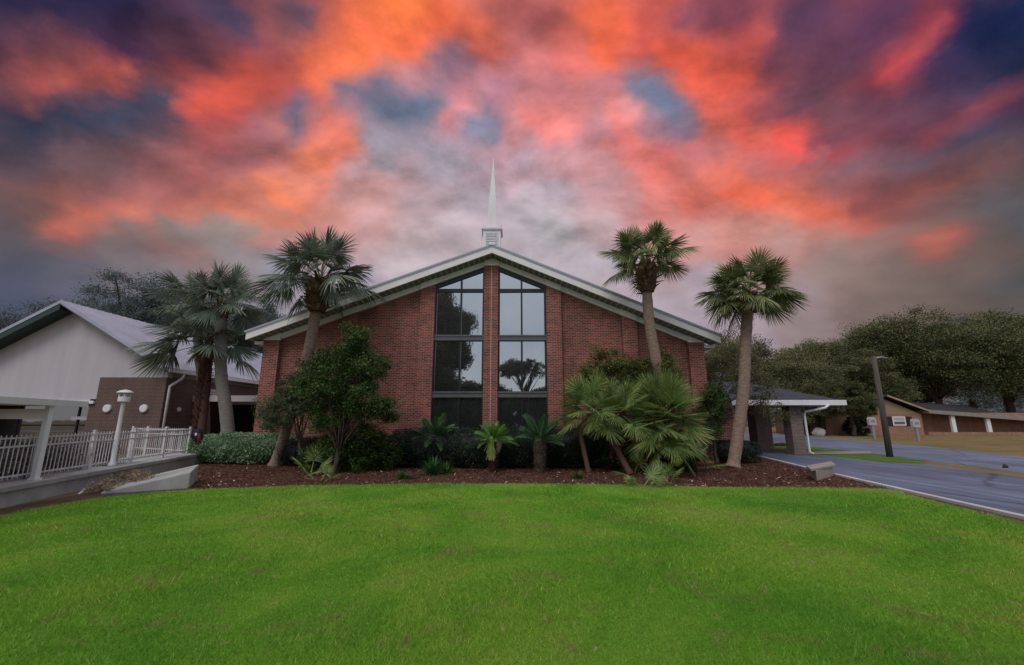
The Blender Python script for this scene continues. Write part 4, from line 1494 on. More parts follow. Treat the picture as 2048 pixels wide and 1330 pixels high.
# concrete block with cap at the driveway kerb
blk = thing('block_pedestal', (8.25, 12.0, 0), 'beige concrete pedestal with overhanging cap slab beside the driveway kerb', 'pedestal')
p0 = [G(1643, 965), G(1667, 952), G(1650, 944), G(1624, 956)]
cx = sum(p.x for p in p0) / 4
cyy = sum(p.y for p in p0) / 4
cb4 = [(cx + (p.x - cx) * .95, cyy + (p.y - cyy) * .8) for p in p0]
q = MB()
q.prism_z(cb4, 0, .27)
q.build('base', M['cap_stone'], blk, False, .01)
q = MB()
q.prism_z([(cx + (x - cx) * 1.3, cyy + (y - cyy) * 1.2) for x, y in cb4], .272, .335)
q.build('cap_slab', M['cap_stone'], blk, False, .01)

# ------------------------------------------------------------------ palms
def fan_frond(seed, elev, Lp, Lb, nseg, span, droop, wid, costa=0.25, bend=0.15, fold=0.0):
    rng = np.random.default_rng(seed)
    V, F, Rn = [], [], []
    d0 = np.array([0, math.cos(elev), math.sin(elev)])
    pts = []
    for k in range(7):
        s = k / 6
        p = d0 * Lp * s
        p[2] -= bend * Lp * s * s
        p[0] += 0
        pts.append(p)
    d1 = pts[-1] - pts[-2]
    d1 /= np.linalg.norm(d1)
    sx = np.array([1.0, 0, 0])
    nrm = np.cross(sx, d1)
    for k in range(6):                       # petiole, flat triangular section
        w0, w1 = 0.022 - 0.0018 * k, 0.022 - 0.0018 * (k + 1)
        i = len(V)
        for p, w in ((pts[k], w0), (pts[k + 1], w1)):
            V += [p - sx * w, p + sx * w, p - nrm * w * 0.8]
        F += [(i, i + 1, i + 4, i + 3), (i + 1, i + 2, i + 5, i + 4), (i + 2, i, i + 3, i + 5)]
        Rn += [0.75] * 3
    end = pts[-1]
    dA = span / nseg
    roll = rng.normal(0, 0.25)
    for j in range(nseg):
        a = -span / 2 + (j + 0.5) * dA
        q = abs(a) / (span / 2)
        L = Lb * (1 - 0.38 * q ** 1.6) * rng.uniform(0.88, 1.06)
        lift = -fold * math.sin(a) ** 2
        dr = d1 * math.cos(a) + sx * math.sin(a) + nrm * lift
        dr /= np.linalg.norm(dr)
        o = end + d1 * costa * Lb * max(0, math.cos(a)) ** 1.5
        o = o + np.array([0, 0, -0.25 * costa * Lb * max(0, math.cos(a)) * droop])
        pv = -d1 * math.sin(a) + sx * math.cos(a)
        pv = pv + nrm * (0.45 if j % 2 else -0.45) + nrm * roll * 0.3
        pv /= np.linalg.norm(pv)
        drp = droop * rng.uniform(0.6, 1.35)
        tw = rng.normal(0, 0.04)
        i = len(V)
        ts = (0.04, 0.38, 0.72, 1.0)
        ws = (0.3, 1.0, 0.82, 0.10)
        for t, w in zip(ts, ws):
            p = o + dr * L * t + pv * tw * L * t * t
            p = p + np.array([0, 0, -drp * L * 0.55 * t ** 2.3])
            hw = wid * w
            V += [p - pv * hw, p + pv * hw]
        tone = np.clip(rng.normal(0.45, 0.17), 0, 1)
        for k in range(3):
            F.append((i + 2 * k, i + 2 * k + 1, i + 2 * k + 3, i + 2 * k + 2))
            Rn.append(np.clip(tone + (0.18 if k == 2 else 0), 0, 1))
    return np.array(V), np.array(F), np.array(Rn)


def frond_set(mat, Lp, Lb, nseg, span, wid, elevs, seed, droop=(0.35, 0.9), var=2, fold=0.0):
    S = []
    for i, e in enumerate(elevs):
        t = i / max(1, len(elevs) - 1)
        for k in range(var):
            v, f, r = fan_frond(seed + i * 17 + k, R(e), Lp, Lb, nseg, span, droop[0] + (droop[1] - droop[0]) * t, wid, fold=fold)
            o = mesh_obj('frond', v, f, mat, None, False, r)
            COL.objects.unlink(o)
            S.append((e, o))
    return S


def add_fronds(parent, local, S, n, seed, sc=1.0, emax=82, emin=-50, r0=0.06, zspread=0.25, power=1.0, roll=.7):
    rng = random.Random(seed)
    for i in range(n):
        t = (i + 0.5) / n
        e = emax + (emin - emax) * t ** power
        c = sorted(S, key=lambda q: abs(q[0] - e) + rng.random() * 6)[0][1]
        o = c.copy()
        COL.objects.link(o)
        o.parent = parent
        az = i * 2.39996 + rng.uniform(-.3, .3)
        o.location = Vector(local) + Vector((-math.sin(az) * r0, math.cos(az) * r0, -zspread * t))
        o.rotation_euler = (rng.uniform(-.12, .12), rng.uniform(-roll, roll), az)
        s = sc * rng.uniform(.85, 1.1)
        o.scale = (s, s, s)


ELEV = [80, 58, 38, 18, 0, -20, -42]
S_sabal = frond_set(M['lf_sabal'], 0.90, 0.76, 58, R(265), 0.0185, ELEV, 100, (0.2, 0.75), fold=.4)
S_blue = frond_set(M['lf_blue'], 0.92, 0.80, 52, R(260), 0.0185, ELEV, 200, (0.2, 0.75), fold=.4)
S_fan = frond_set(M['lf_fan'], 0.54, 0.55, 42, R(260), 0.0105, ELEV, 300, (0.08, 0.28))
S_small = frond_set(M['lf_fan'], 0.38, 0.42, 24, R(200), 0.012, [75, 50, 25, 0], 400, (0.15, 0.5))
S_wash = frond_set(M['lf_blue'], 0.85, 0.80, 34, R(200), 0.025, [70, 45, 22, 2, -18, -40], 500, (0.2, 0.7), fold=.3)


def curve_pts(pts, n):
    pts = [Vector(p) for p in pts]
    out = []
    m = len(pts) - 1
    for i in range(n + 1):
        s = i / n * m
        k = min(int(s), m - 1)
        t = s - k
        p0, p1, p2, p3 = pts[max(k - 1, 0)], pts[k], pts[k + 1], pts[min(k + 2, m)]
        out.append(0.5 * ((2 * p1) + (p2 - p0) * t + (2 * p0 - 5 * p1 + 4 * p2 - p3) * t * t + (3 * p1 - p0 - 3 * p2 + p3) * t ** 3))
    return out


def trunk_mesh(path, r_base, r_top, mat, parent, seed, n=40, rings=True):
    rng = np.random.default_rng(seed)
    pts = curve_pts(path, n)
    rad = []
    for i in range(n + 1):
        t = i / n
        r = r_base + (r_top - r_base) * min(1, t * 1.1)
        if t < 0.08:
            r *= 1 + 0.35 * (1 - t / 0.08)
        if rings:
            r *= 1 + (0.035 if i % 2 else -0.02) + rng.normal(0, 0.012)
        rad.append(r)
    mb = MB()
    mb.tube(pts, rad, 14)
    return mb.build('trunk', mat, parent, True)


def boots(parent, top, r, h, mat, seed, n=70, down=0.0):
    rng = np.random.default_rng(seed)
    top = Vector(top)
    mb = MB()
    mb.tube([top + Vector((0, 0, -h)), top + Vector((0, 0, -h * .7)), top + Vector((0, 0, -h * .3)), top + Vector((0, 0, h * .12))], [r * .62, r * .9, r, r * .5], 12, r=.15)
    for i in range(n):
        az = i * 2.39996
        z = -h * (i + .5) / n
        e = R(rng.uniform(5, 55)) - down
        d = Vector((math.cos(az) * math.cos(e), math.sin(az) * math.cos(e), math.sin(e)))
        t = Vector((-math.sin(az), math.cos(az), 0))
        k = r * (0.62 + .38 * math.sin(PI * min(1, (i + 8) / n)))
        b = top + Vector((math.cos(az) * k * .8, math.sin(az) * k * .8, z))
        L = rng.uniform(.12, .30) * (r / .3)
        w = .05 * (r / .3)
        mb.add([b - t * w, b + t * w, b + d * L + t * w * .5, b + d * L - t * w * .5, b - Vector((0, 0, w)), ], [(0, 1, 2, 3), (1, 4, 2), (0, 3, 4), (3, 2, 4)], rng.uniform(0, 1))
    return mb.build('leaf_bases', mat, parent)


def palm(path, r_base, r_top, S, n, label, trunkmat, seed, sc=1.0, emin=-50, boot=(0.30, 0.75), bootmat='boots', group='tall palms around the buildings', power=1.0, emax=82, name='palm_tree'):
    path = [Vector(p) for p in path]
    t = thing(name, path[0], label, 'palm tree', group)
    trunk_mesh(path, r_base, r_top, trunkmat, t, seed)
    if boot:
        boots(t, path[-1] + Vector((0, 0, -.02)), boot[0], boot[1], M[bootmat], seed + 1)
    add_fronds(t, path[-1] + Vector((0, 0, .2)) - path[0], S, n, seed + 2, sc, emax, emin, power=power, roll=.75, zspread=.15)
    return t


def z0(p):
    return Vector((p.x, p.y, 0))


Y = 16.0
palm([z0(P(548, 930, 15.6)), P(566, 880, 15.6), P(600, 770, 15.4), P(622, 680, 15.2), P(640, 562, 15.0)], .17, .19, S_blue, 28,
     'tall leaning palm rising through the shrubs at the left of the brick facade', M['sabal_trunk'], 21, 1.2, -25, (.44, 1.15), power=1.05)
palm([z0(P(1332, 900, 15.3)), P(1322, 800, 15.2), P(1311, 715, 15.1), P(1298, 640, 15.0), P(1291, 526, 14.9)], .20, .18, S_sabal, 28,
     'tall palm before the right roof slope, its trunk rising behind the large fan palm', M['sabal_trunk'], 22, .98, -18, (.38, 1.1), power=1.05)
palm([z0(G(1466, 936)), P(1474, 880, 15.2), P(1487, 780, 15.2), P(1491, 690, 15.2), P(1497, 588, 15.2)], .20, .185, S_sabal, 46,
     'tall round headed palm standing alone right of the church beside the driveway', M['sabal_trunk'], 23, .95, -30, (.31, .7), power=.9)
palm([z0(P(463, 905, 18.2)), P(452, 820, 18.2), P(442, 740, 18.2), P(443, 610, 18.2)], .26, .22, S_blue, 28,
     'grey trunked palm standing behind the rounded left hedge', M['grey_trunk'], 24, 1.12, -32, (.34, .8))
palm([z0(P(410, 900, 20.2)), P(408, 800, 20.2), P(398, 700, 20.2), P(392, 610, 20.2)], .22, .2, S_blue, 26,
     'hazy palm crown behind the rough trunked palm by the hall', M['grey_trunk'], 25, 1.15, -30, (.32, .7))
# rough trunked washingtonia with a red brown boot-covered stem
wp = [z0(P(402, 905, 18.8)), P(405, 850, 18.8), P(412, 770, 18.8), P(418, 690, 18.8)]
t = palm(wp, .16, .18, S_wash, 20, 'shorter palm with shaggy red brown trunk beside the hall side wall', M['boots_red'], 26, 1.4, -14, None, power=1.0, emax=40)
boots(t, wp[-1] + Vector((0, 0, .05)), .25, 4.0, M['boots_red'], 27, 260)


def fan_clump(name, base, stem_pts, rad, S, n, label, seed, sc, emax, emin, mat='boots', group=None, spread=.3, power=1.0, cat='fan palm'):
    t = thing(name, base, label, cat, group)
    if stem_pts:
        trunk_mesh(stem_pts, rad, rad * 1.05, M[mat], t, seed, 18)
        boots(t, Vector(stem_pts[-1]), rad * 1.9, min(.5, (Vector(stem_pts[-1]) - Vector(stem_pts[0])).length * .3), M[mat], seed + 3, 50)
        top = Vector(stem_pts[-1])
    else:
        top = Vector(base) + Vector((0, 0, .05))
    add_fronds(t, top - Vector(base), S, n, seed + 1, sc, emax, emin, .05, spread, power)
    return t


FG = 'fan palms in the mulch bed'
b = z0(G(1178, 947))
fan_clump('fan_palm', b, [b, P(1168, 900, 13.7), P(1163, 860, 13.7), P(1185, 808, 13.7)], .075, S_fan, 34, 'small fan palm on a thin crooked brown trunk with pale painted foot', 31, 1.08, 82, -32, 'boots_red', FG)
b = z0(G(1262, 950))
fan_clump('fan_palm', b, [b, P(1235, 900, 13.6), P(1218, 865, 13.6), P(1240, 812, 13.5)], .09, S_fan, 30, 'second thin fan palm leaning behind its twin, next to the big dense one', 32, 1.0, 82, -32, 'boots_red', FG)
b = z0(G(1308, 950))
bg = fan_clump('fan_palm', b, [b, P(1310, 915, 13.2), P(1318, 860, 13.2), P(1325, 810, 13.2)], .16, S_fan, 97, 'large dense fan palm with full skirt of leaves, tallest of the fan palms', 33, 1.08, 88, -34, 'boots_red', FG, .9, .85)
for i, (u, vv, n_, s_) in enumerate([(1272, 935, 13, .95), (1335, 955, 10, .7), (1380, 925, 14, 1.25), (1290, 962, 9, .65), (1318, 885, 12, .6)]):
    b = G(u, vv + 12)
    if i == 4:
        b = Vector((4.6, 12.75, .75))
    lab = ['bushy palm sucker left of the big fan palm foot', 'low palm sucker in front of the big fan palm trunk', 'wide palm sucker with trailing leaves right of the big fan palm',
           'small ground hugging palm sucker at the mulch edge under the fan palm', 'bright lime palm sprout growing on the big fan palm trunk'][i]
    t = fan_clump('palm_sucker', b if i == 4 else z0(b), None, 0, S_small, n_, lab, 40 + i, s_ * 1.15, 75, -15, group='palm suckers', cat='palm sucker')
    if i == 4:
        for o in t.children:
            me = o.data.copy() if False else o.data
            o.material_slots[0].link = 'OBJECT'
            o.material_slots[0].material = M['lf_lime']
for i, (u, vv, n_, s_, lab) in enumerate([(622, 940, 8, 1.1, 'lime green palm sprout in front of the left shrub trunk'), (768, 925, 12, 1.35, 'bushy young fan palm left of the first cycad'), (735, 928, 8, 1.1, 'dull grey green palm sprout beside the young fan palm'), (640, 955, 5, .6, 'tiny palm sprout at the mulch edge below the left shrub')]):
    fan_clump('palm_sucker', z0(G(u, vv + 8)), None, 0, S_small, n_, lab, 50 + i, s_, 75, 0, group='palm suckers', cat='palm sucker')


# ------------------------------------------------------------------ cycads
def cycad_frond(seed, elev, L, nl, lw, ll, bend):
    rng = np.random.default_rng(seed)
    V, F, Rn = [], [], []
    d0 = np.array([0, math.cos(elev), math.sin(elev)])
    pr = None
    P_ = []
    for k in range(nl + 1):
        s = k / nl
        p = d0 * L * s
        p[2] -= bend * L * s ** 2.2
        P_.append(p)
    for k in range(1, nl + 1):
        p, q = P_[k - 1], P_[k]
        d = (q - p) / np.linalg.norm(q - p)
        sx = np.array([1.0, 0, 0])
        n_ = np.cross(sx, d)
        i = len(V)
        w = .008
        V += [p - sx * w, p + sx * w, q + sx * w, q - sx * w]
        F.append((i, i + 1, i + 2, i + 3))
        Rn.append(.9)
        s = k / nl
        if s < .12:
            continue
        l = ll * (math.sin(PI * min(1, .12 + s * .86)) ** .6) * rng.uniform(.9, 1.08)
        for sg in (-1, 1):
            dl = sx * sg * .8 + d * .55 + n_ * .28
            dl /= np.linalg.norm(dl)
            i = len(V)
            V += [q - d * lw, q + dl * l * .5 - d * lw + n_ * .01, q + dl * l, q + dl * l * .5 + d * lw + n_ * .01]
            F.append((i, i + 1, i + 2, i + 3))
            Rn.append(np.clip(rng.normal(.5, .18), 0, 1))
    return np.array(V), np.array(F), np.array(Rn)


def cyc_set(mat, seed, L=1.0):
    S = []
    for i, e in enumerate([78, 60, 42, 24, 6]):
        for k in range(2):
            v, f, r = cycad_frond(seed + i * 7 + k, R(e), L, 36, .0105, .18, .12 + .05 * i)
            o = mesh_obj('frond', v, f, mat, None, False, r)
            COL.objects.unlink(o)
            S.append((e, o))
    return S


S_cyc = cyc_set(M['lf_cycad'], 600)
S_cyb = cyc_set(M['lf_cycad_b'], 700)


def cycad(base, h, r, S, n, label, seed, sc, emin=0, dark=False):
    base = z0(base)
    t = thing('cycad', base, label, 'cycad', 'cycads in front of the hedge')
    rng = np.random.default_rng(seed)
    mb = MB()
    k = 12
    zs = [h * i / k for i in range(k + 1)]
    mb.tube([base + Vector((0, 0, z - .03)) for z in zs], [r * (.72 + .42 * (z / h)) * (1 + rng.normal(0, .05)) for z in zs], 12, r=.1)
    for i in range(140):
        az = i * 2.39996
        z = h * (i + .5) / 140
        rr = r * (.72 + .42 * z / h)
        d = Vector((math.cos(az), math.sin(az), .5))
        tt = Vector((-math.sin(az), math.cos(az), 0))
        b = base + Vector((math.cos(az) * rr * .93, math.sin(az) * rr * .93, z))
        w = .036
        L = rng.uniform(.05, .11)
        mb.add([b - tt * w, b + tt * w, b + d * L + tt * w * .4, b + d * L - tt * w * .4, b - Vector((0, 0, .035))], [(0, 1, 2, 3), (1, 4, 2), (0, 3, 4), (3, 2, 4)], np.clip(rng.normal(.5, .28), 0, 1))
    mb.build('trunk', M['boots_red'] if dark else M['cycad_trunk'], t)
    add_fronds(t, Vector((0, 0, h)), S, n, seed + 1, sc, 84, emin, .04, .08, .8)
    return t


cycad(G(868, 936), .95, .15, S_cyc, 34, 'left dark cycad with wide fronds and shaded trunk before the hedge', 61, 1.0, 8, True)
c2 = cycad(G(986, 944), .98, .13, S_cyb, 46, 'middle bright green cycad with pale hanging seed stalks and forked trunk', 62, .74, 2, True)
cycad(G(1080, 944), 1.0, .19, S_cyc, 34, 'right cycad on a thick pale scaly trunk', 63, .98, 12)
# side stem and hanging seed stalks of the middle cycad
base = z0(G(986, 944))
q = MB()
q.tube([base + Vector((.03, -.03, .5)), base + Vector((.13, -.02, .66)), base + Vector((.2, -.02, .98))], [.09, .11, .12], 10)
q.build('side_stem', M['cycad_trunk'], c2, True)
rng = np.random.default_rng(9)
V, F = [], []
for i in range(150):
    a = rng.uniform(0, 2 * PI)
    rr = rng.uniform(0, .06)
    p = np.array([base.x - .06 + rr * math.cos(a), base.y - .2 + rr * math.sin(a), .98 + rng.uniform(-.05, .12)])
    e = p + np.array([rng.normal(0, .06), rng.normal(0, .05), -rng.uniform(.38, .62)])
    k = len(V)
    w = .009
    V += [p - (w, 0, 0), p + (w, 0, 0), e + (w * 1.1, 0, 0), e - (w * 1.1, 0, 0)]
    F.append((k, k + 1, k + 2, k + 3))
mesh_obj('seed_stalk', np.array(V), np.array(F), M['lf_seed'], c2, False, rng.uniform(0, 1, len(F)))


def tuft(loc, n, L, label, mat, seed, w=.012, up=(.35, 1.2), group='low leafy tufts in the mulch'):
    loc = z0(loc)
    rng = np.random.default_rng(seed)
    V, F, Rn = [], [], []
    for i in range(n):
        az = rng.uniform(0, 2 * PI)
        e = rng.uniform(*up)
        l = L * rng.uniform(.6, 1.15)
        h = np.array([math.cos(az), math.sin(az), 0])
        s = np.array([-math.sin(az), math.cos(az), 0])
        b = np.array(loc) + h * rng.uniform(0, .10) + np.array([0, 0, 0])
        tone = rng.uniform(.1, .9)
        k = len(V)
        for t in (0, .35, .7, 1):
            p = b + h * l * math.cos(e) * t + np.array([0, 0, l * math.sin(e) * t - .55 * l * t * t * math.cos(e)])
            p[2] = max(p[2], .012)
            ww = w * (.8, 1, .75, .12)[(0, .35, .7, 1).index(t)]
            V += [p - s * ww, p + s * ww]
        for j in range(3):
            F.append((k + 2 * j, k + 2 * j + 1, k + 2 * j + 3, k + 2 * j + 2))
            Rn.append(tone)
    o = mesh_obj('leaf_tuft', np.array(V), np.array(F), mat, None, False, np.array(Rn))
    return tag(o, label, 'tuft', group)


tuft(G(808, 958), 190, .34, 'low arching grassy tuft at the mulch edge, left of the dark clump', M['lf_tuft'], 71)
tuft(G(866, 950), 300, .62, 'dark upright grassy clump in front of the left cycad', M['lf_cycad'], 72, .012, (.5, 1.4))
tuft(G(893, 947), 120, .45, 'thin dark clump with a few yellow blades right of the darkest clump', M['lf_tuft'], 74, .010, (.6, 1.4))
tuft(G(1158, 957), 130, .26, 'small green tuft beside the foot of the thin fan palm', M['lf_tuft'], 73)
tuft(G(712, 947), 60, .42, 'sparse dull tuft right of the left shrub trunk', M['lf_tuft'], 75, .010, (.7, 1.4))

# ------------------------------------------------------------------ hedges and shrubs
hedge('clipped_hedge', [(-2.6, 15.35, 1.75, .75, 1.36), (.2, 15.4, 1.8, .8, 1.34), (2.1, 15.35, 1.2, .85, 1.33), (-1.0, 15.3, 1.5, .8, 1.32)], 'long dark clipped hedge across the front below the tall windows', M['lf_hedge'], 60000, .055, .03, 81)
hedge('azalea_hedge', [(-10.4, 17.3, 1.9, 1.3, 1.12), (-11.7, 17.5, 1.2, 1.0, .98), (-9.3, 16.8, 1.4, 1.0, 1.15)], 'mounded grey green azalea hedge behind the leaning palm foot', M['lf_azalea'], 34000, .075, .036, 82)
hedge('clipped_hedge', [(-6.6, 15.9, 1.9, .7, 1.0), (-5.0, 15.8, 1.0, .7, 1.1)], 'dark low hedge behind the trunk of the left shrub', M['lf_hedge'], 14000, .06, .03, 83)
hedge('clipped_hedge', [(8.3, 17.1, 1.25, .75, .85), (7.2, 17.0, .7, .6, 1.0)], 'short dark hedge behind the lone palm at the driveway', M['lf_hedge'], 12000, .06, .03, 84)

make_tree('large_shrub', (-5.35, 13.4, 0), [((-.2, 0, 3.0), (.95, .8, .85)), ((.3, .1, 3.9), (.55, .5, .6)), ((.95, 0, 3.2), (.55, .5, .5)), ((-.95, .1, 2.5), (.65, .6, .55)), ((.75, -.1, 2.2), (.75, .6, .55)), ((.2, .1, 4.55), (.28, .28, .42)), ((1.45, 0, 1.9), (.42, .4, .38)),
          ((-.3, .3, 1.75), (.8, .5, .5)), ((-1.0, .3, 3.3), (.4, .4, .35)), ((.8, .4, 1.0), (.6, .4, .5)), ((-.2, .4, .75), (.6, .4, .45))],
          'tall multi stemmed green shrub covering the left brick panel', 'shrub', M['lf_bush'], M['bark'], 250, 150, .27, .075, .042, 91, .085, 1.2, nl=34, lean=(.1, .1), shell=.35)
make_tree('olive_shrub', (-6.9, 14.6, 0), [((-.75, 0, 2.0), (1.0, .7, .62)), ((.1, .1, 2.9), (.95, .6, .85)), ((-1.15, 0, 1.7), (.65, .5, .45)), ((-.5, .1, 2.7), (.6, .5, .5))],
          'hazy olive shrub leaning left above the azalea hedge', 'shrub', M['lf_olive'], M['bark'], 190, 130, .22, .065, .032, 92, .07, 1.5, nl=14, lean=(-.3, 0), shell=.4)
make_tree('rusty_shrub', (3.6, 15.2, 0), [((-.3, 0, 3.0), (1.0, .7, .8)), ((.35, 0, 3.6), (.7, .6, .5)), ((-.9, 0, 2.75), (.7, .6, .55)), ((-.4, 0, 3.95), (.35, .3, .3)), ((1.5, .2, 3.1), (.85, .6, .65)), ((1.9, .3, 3.75), (.5, .4, .4)), ((.7, .2, 3.3), (.8, .6, .6)), ((1.95, .2, 3.2), (.6, .5, .6)), ((1.2, .2, 2.6), (.8, .6, .6))],
          'broad shrub with rust tinted leaves behind the fan palms', 'shrub', M['lf_rust'], M['bark'], 320, 110, .22, .07, .042, 93, .09, 2.2, nl=18, shell=.45)
make_tree('dark_shrub', (7.35, 15.9, 0), [((0, 0, 1.9), (.5, .5, .95)), ((.1, 0, 2.5), (.35, .35, .5))],
          'narrow dark shrub against the right corner of the church', 'shrub', M['lf_bush'], M['bark'], 60, 110, .2, .07, .04, 94, .06, 1.3, nl=8, shell=.4)
make_tree('gnarled_tree', (8.6, 18.4, 0), [((-.2, 0, 3.6), (1.0, .8, .8)), ((1.1, 0, 4.1), (1.2, .8, .8)), ((1.8, 0, 2.9), (1.0, .7, .9)), ((2.4, -.1, 2.1), (.8, .5, .65)), ((.4, 0, 3.0), (.8, .6, .6))],
          'thin gnarled tree with open leafy crown before the dark porch roof', 'tree', M['lf_oak2'], M['bark'], 130, 60, .28, .085, .045, 95, .075, 2.0, nl=18, lean=(-.2, 0), shell=.35)
for (x, y, h_, r_, lab, mt, sd) in [(-5.1, 14.1, .95, .75, 'low dark shrub under the tall left shrub', 'lf_bush', 131), (-4.2, 14.3, 1.25, .6, 'dark low shrub right of the tall left shrub trunks', 'lf_bush', 132), (-6.2, 14.2, .85, .6, 'dark low shrub left of the tall left shrub trunks', 'lf_bush', 133),
                                  (4.5, 13.6, .95, .75, 'dark leafy undergrowth at the foot of the big fan palm', 'lf_bush', 134), (5.5, 14.2, 1.0, .7, 'dark leafy undergrowth right of the big fan palm', 'lf_bush', 135), (3.5, 14.6, 1.2, .7, 'dark leafy undergrowth behind the twin thin fan palms', 'lf_bush', 136)]:
    v, f, rnd, cc = crown([((x, y, h_ * .5), (r_, r_ * .7, h_ * .5))], 70, 60, .17, .075, .042, sd, .8, shell=.4)
    tag(mesh_obj('low_shrub', v, f, M[mt], None, False, rnd * .6), lab, 'shrub', 'dark low shrubs in the bed')
# dusty shrubs behind the picket fence
for i in range(7):
    s = 1.0 + i * 1.25
    c = wpt(s, 1.25, 0)
    v, f, rnd, cc = crown([((c.x, c.y, .72), (.75, .75, .42))], 60, 70, .16, .075, .04, 120 + i, .8)
    o = mesh_obj('dusty_shrub', v, f, M['lf_dusty'], None, False, rnd)
    tag(o, ['dusty pinkish shrub behind the fence, nearest the left edge', 'dusty pinkish shrub behind the fence, second from the left edge', 'dusty pinkish shrub behind the fence, third from the left edge', 'dusty pinkish shrub behind the fence, just left of the lamp post',
            'dusty pinkish shrub behind the fence at the lamp post', 'dusty pinkish shrub behind the fence, just right of the lamp post', 'dusty pinkish shrub behind the fence, farthest from the left edge'][i], 'shrub', 'dusty shrubs behind the fence')

# ------------------------------------------------------------------ light pole, mailboxes, boulder
pb = G(1780, 914)
pt = P(1747, 712, pb.y)
pole = thing('utility_pole', pb, 'weathered wooden pole with short bracket arm on the grass verge', 'pole')
q = MB()
q.tube([pb - Vector((0, 0, .1)), pb.lerp(pt, .5), pt], [.125, .11, .095], 12)
q.build('shaft', M['wood_pole'], pole, True)
q = MB()
q.tube([pt + Vector((0, 0, -.12)), pt + Vector((.35, 0, -.05)), pt + Vector((.62, 0, -.1))], .035, 8)
q.build('bracket_arm', M['grey_metal'], pole, True)
for i, (u, vb, u2, vt, lab) in enumerate([(1749, 877, 1743, 836, 'white mailbox on a grey post left of the wooden pole'), (1837, 882, 1831, 840, 'white mailbox on a grey post right of the wooden pole'), (1651, 866, 1645, 824, 'small white box on a thin post beside the boulder')]):
    b = G(u, vb)
    sc_ = b.y / FOC
    if i == 2:
        b = G(u, 869)
        sc_ = b.y / FOC
    mbx = thing('mailbox', b, lab, 'mailbox', 'mailboxes across the street')
    h = (vb - vt) * sc_
    q = MB()
    q.box(b.x - 2.2 * sc_, b.x + 2.2 * sc_, b.y - .06, b.y + .06, 0, h * .68)
    q.build('post', M['grey_metal'], mbx)
    q = MB()
    w = (7 if i < 2 else 4) * sc_
    d = .12
    q.prism_y([(b.x - w, h * .62), (b.x + w, h * .62), (b.x + w, h * .9), (b.x + w * .6, h * 1.0), (b.x - w * .6, h * 1.0), (b.x - w, h * .9)], b.y - d, b.y + d)
    bx = q.build('box', M['mail'], mbx)
    if i < 2:
        q = MB()
        q.box(b.x - w * .5, b.x + w * .6, b.y - d - .01, b.y - d, h * .74, h * .86)
        q.build('flag_plate', M['grey_trim'], bx)
b = G(1638, 871)
rng = np.random.default_rng(3)
q = MB()
vs, fs = [], []
for i in range(9):
    for j in range(16):
        th, ph = PI * i / 8, 2 * PI * j / 16
        k = 1 + .10 * math.sin(3 * ph + i) + rng.normal(0, .03)
        vs.append((b.x + .68 * k * math.sin(th) * math.cos(ph), b.y + .5 * k * math.sin(th) * math.sin(ph), .28 + .5 * k * math.cos(th)))
fs = [(i * 16 + j, (i + 1) * 16 + j, (i + 1) * 16 + (j + 1) % 16, i * 16 + (j + 1) % 16) for i in range(8) for j in range(16)]
q.add(vs, fs)
tag(q.build('boulder', M['rock'], None, True), 'rounded white boulder at the far kerb of the street', 'boulder')
# dark flat object on the island
c = G(1563, 892)
q = MB()
q.tube([(c.x - .45, c.y, .08), (c.x, c.y - .05, .13), (c.x + .55, c.y, .10)], [.07, .11, .08], 8)
tag(q.build('log', M['bark'], None, True), 'dark fallen log lying on the grass between the porch piers', 'log')
c = G(2012, 936)
q = MB()
q.tube([(c.x - .06, c.y, 0), (c.x - .02, c.y, .09), (c.x + .06, c.y, .03)], [.05, .055, .035], 8)
tag(q.build('stump', M['bark'], None, True), 'small weathered stump at the near edge of the street', 'stump')

# ------------------------------------------------------------------ ranch house across the street
HYR = 47.0
house = thing('ranch_house', P(1800, 868, HYR), 'low brick ranch house with tan gable and long porch roof', 'house')


def hp(u, v, y=HYR):
    p = P(u, v, y)
    return (p.x, p.z)


q = MB()
a, b2 = hp(1655, 872), hp(1842, 829)
q.box(a[0], b2[0], HYR, HYR + .3, -.3, b2[1])
q.box(b2[0], b2[0] + 14, HYR + 1.6, HYR + 1.9, -.9, 2.4)
q.box(a[0], a[0] + .3, HYR + .3, HYR + 9, -.3, b2[1])
q.box(b2[0] - .3, b2[0], HYR + .3, HYR + 1.6, -.3, b2[1])
q.build('brick_wall', M['tan_brick'], house)
q = MB()
ap = hp(1765, 797)
l_, r_ = hp(1648, 829), hp(1843, 829)
q.prism_y([(l_[0], l_[1]), (r_[0], r_[1]), ap], HYR - .02, HYR + .3)
q.build('gable_siding', M['siding'], house)
q = MB()
rr = hp(1850, 824)
ll = hp(1640, 826)
ap2 = hp(1765, 793)
q.prism_y([(ll[0], ll[1]), (ap2[0], ap2[1]), (rr[0], rr[1]), (rr[0], rr[1] + .16), (ap2[0], ap2[1] + .18), (ll[0], ll[1] + .16)], HYR - .6, HYR + 9)
q.build('roof', M['brown_shingle'], house)
q = MB()
q.prism_y([(ap2[0], ap2[1] - .02), (rr[0], rr[1] - .02), (rr[0], rr[1] + .15), (ap2[0], ap2[1] + .17)], HYR - .64, HYR - .602)
q.build('fascia', M['tan_trim'], house)
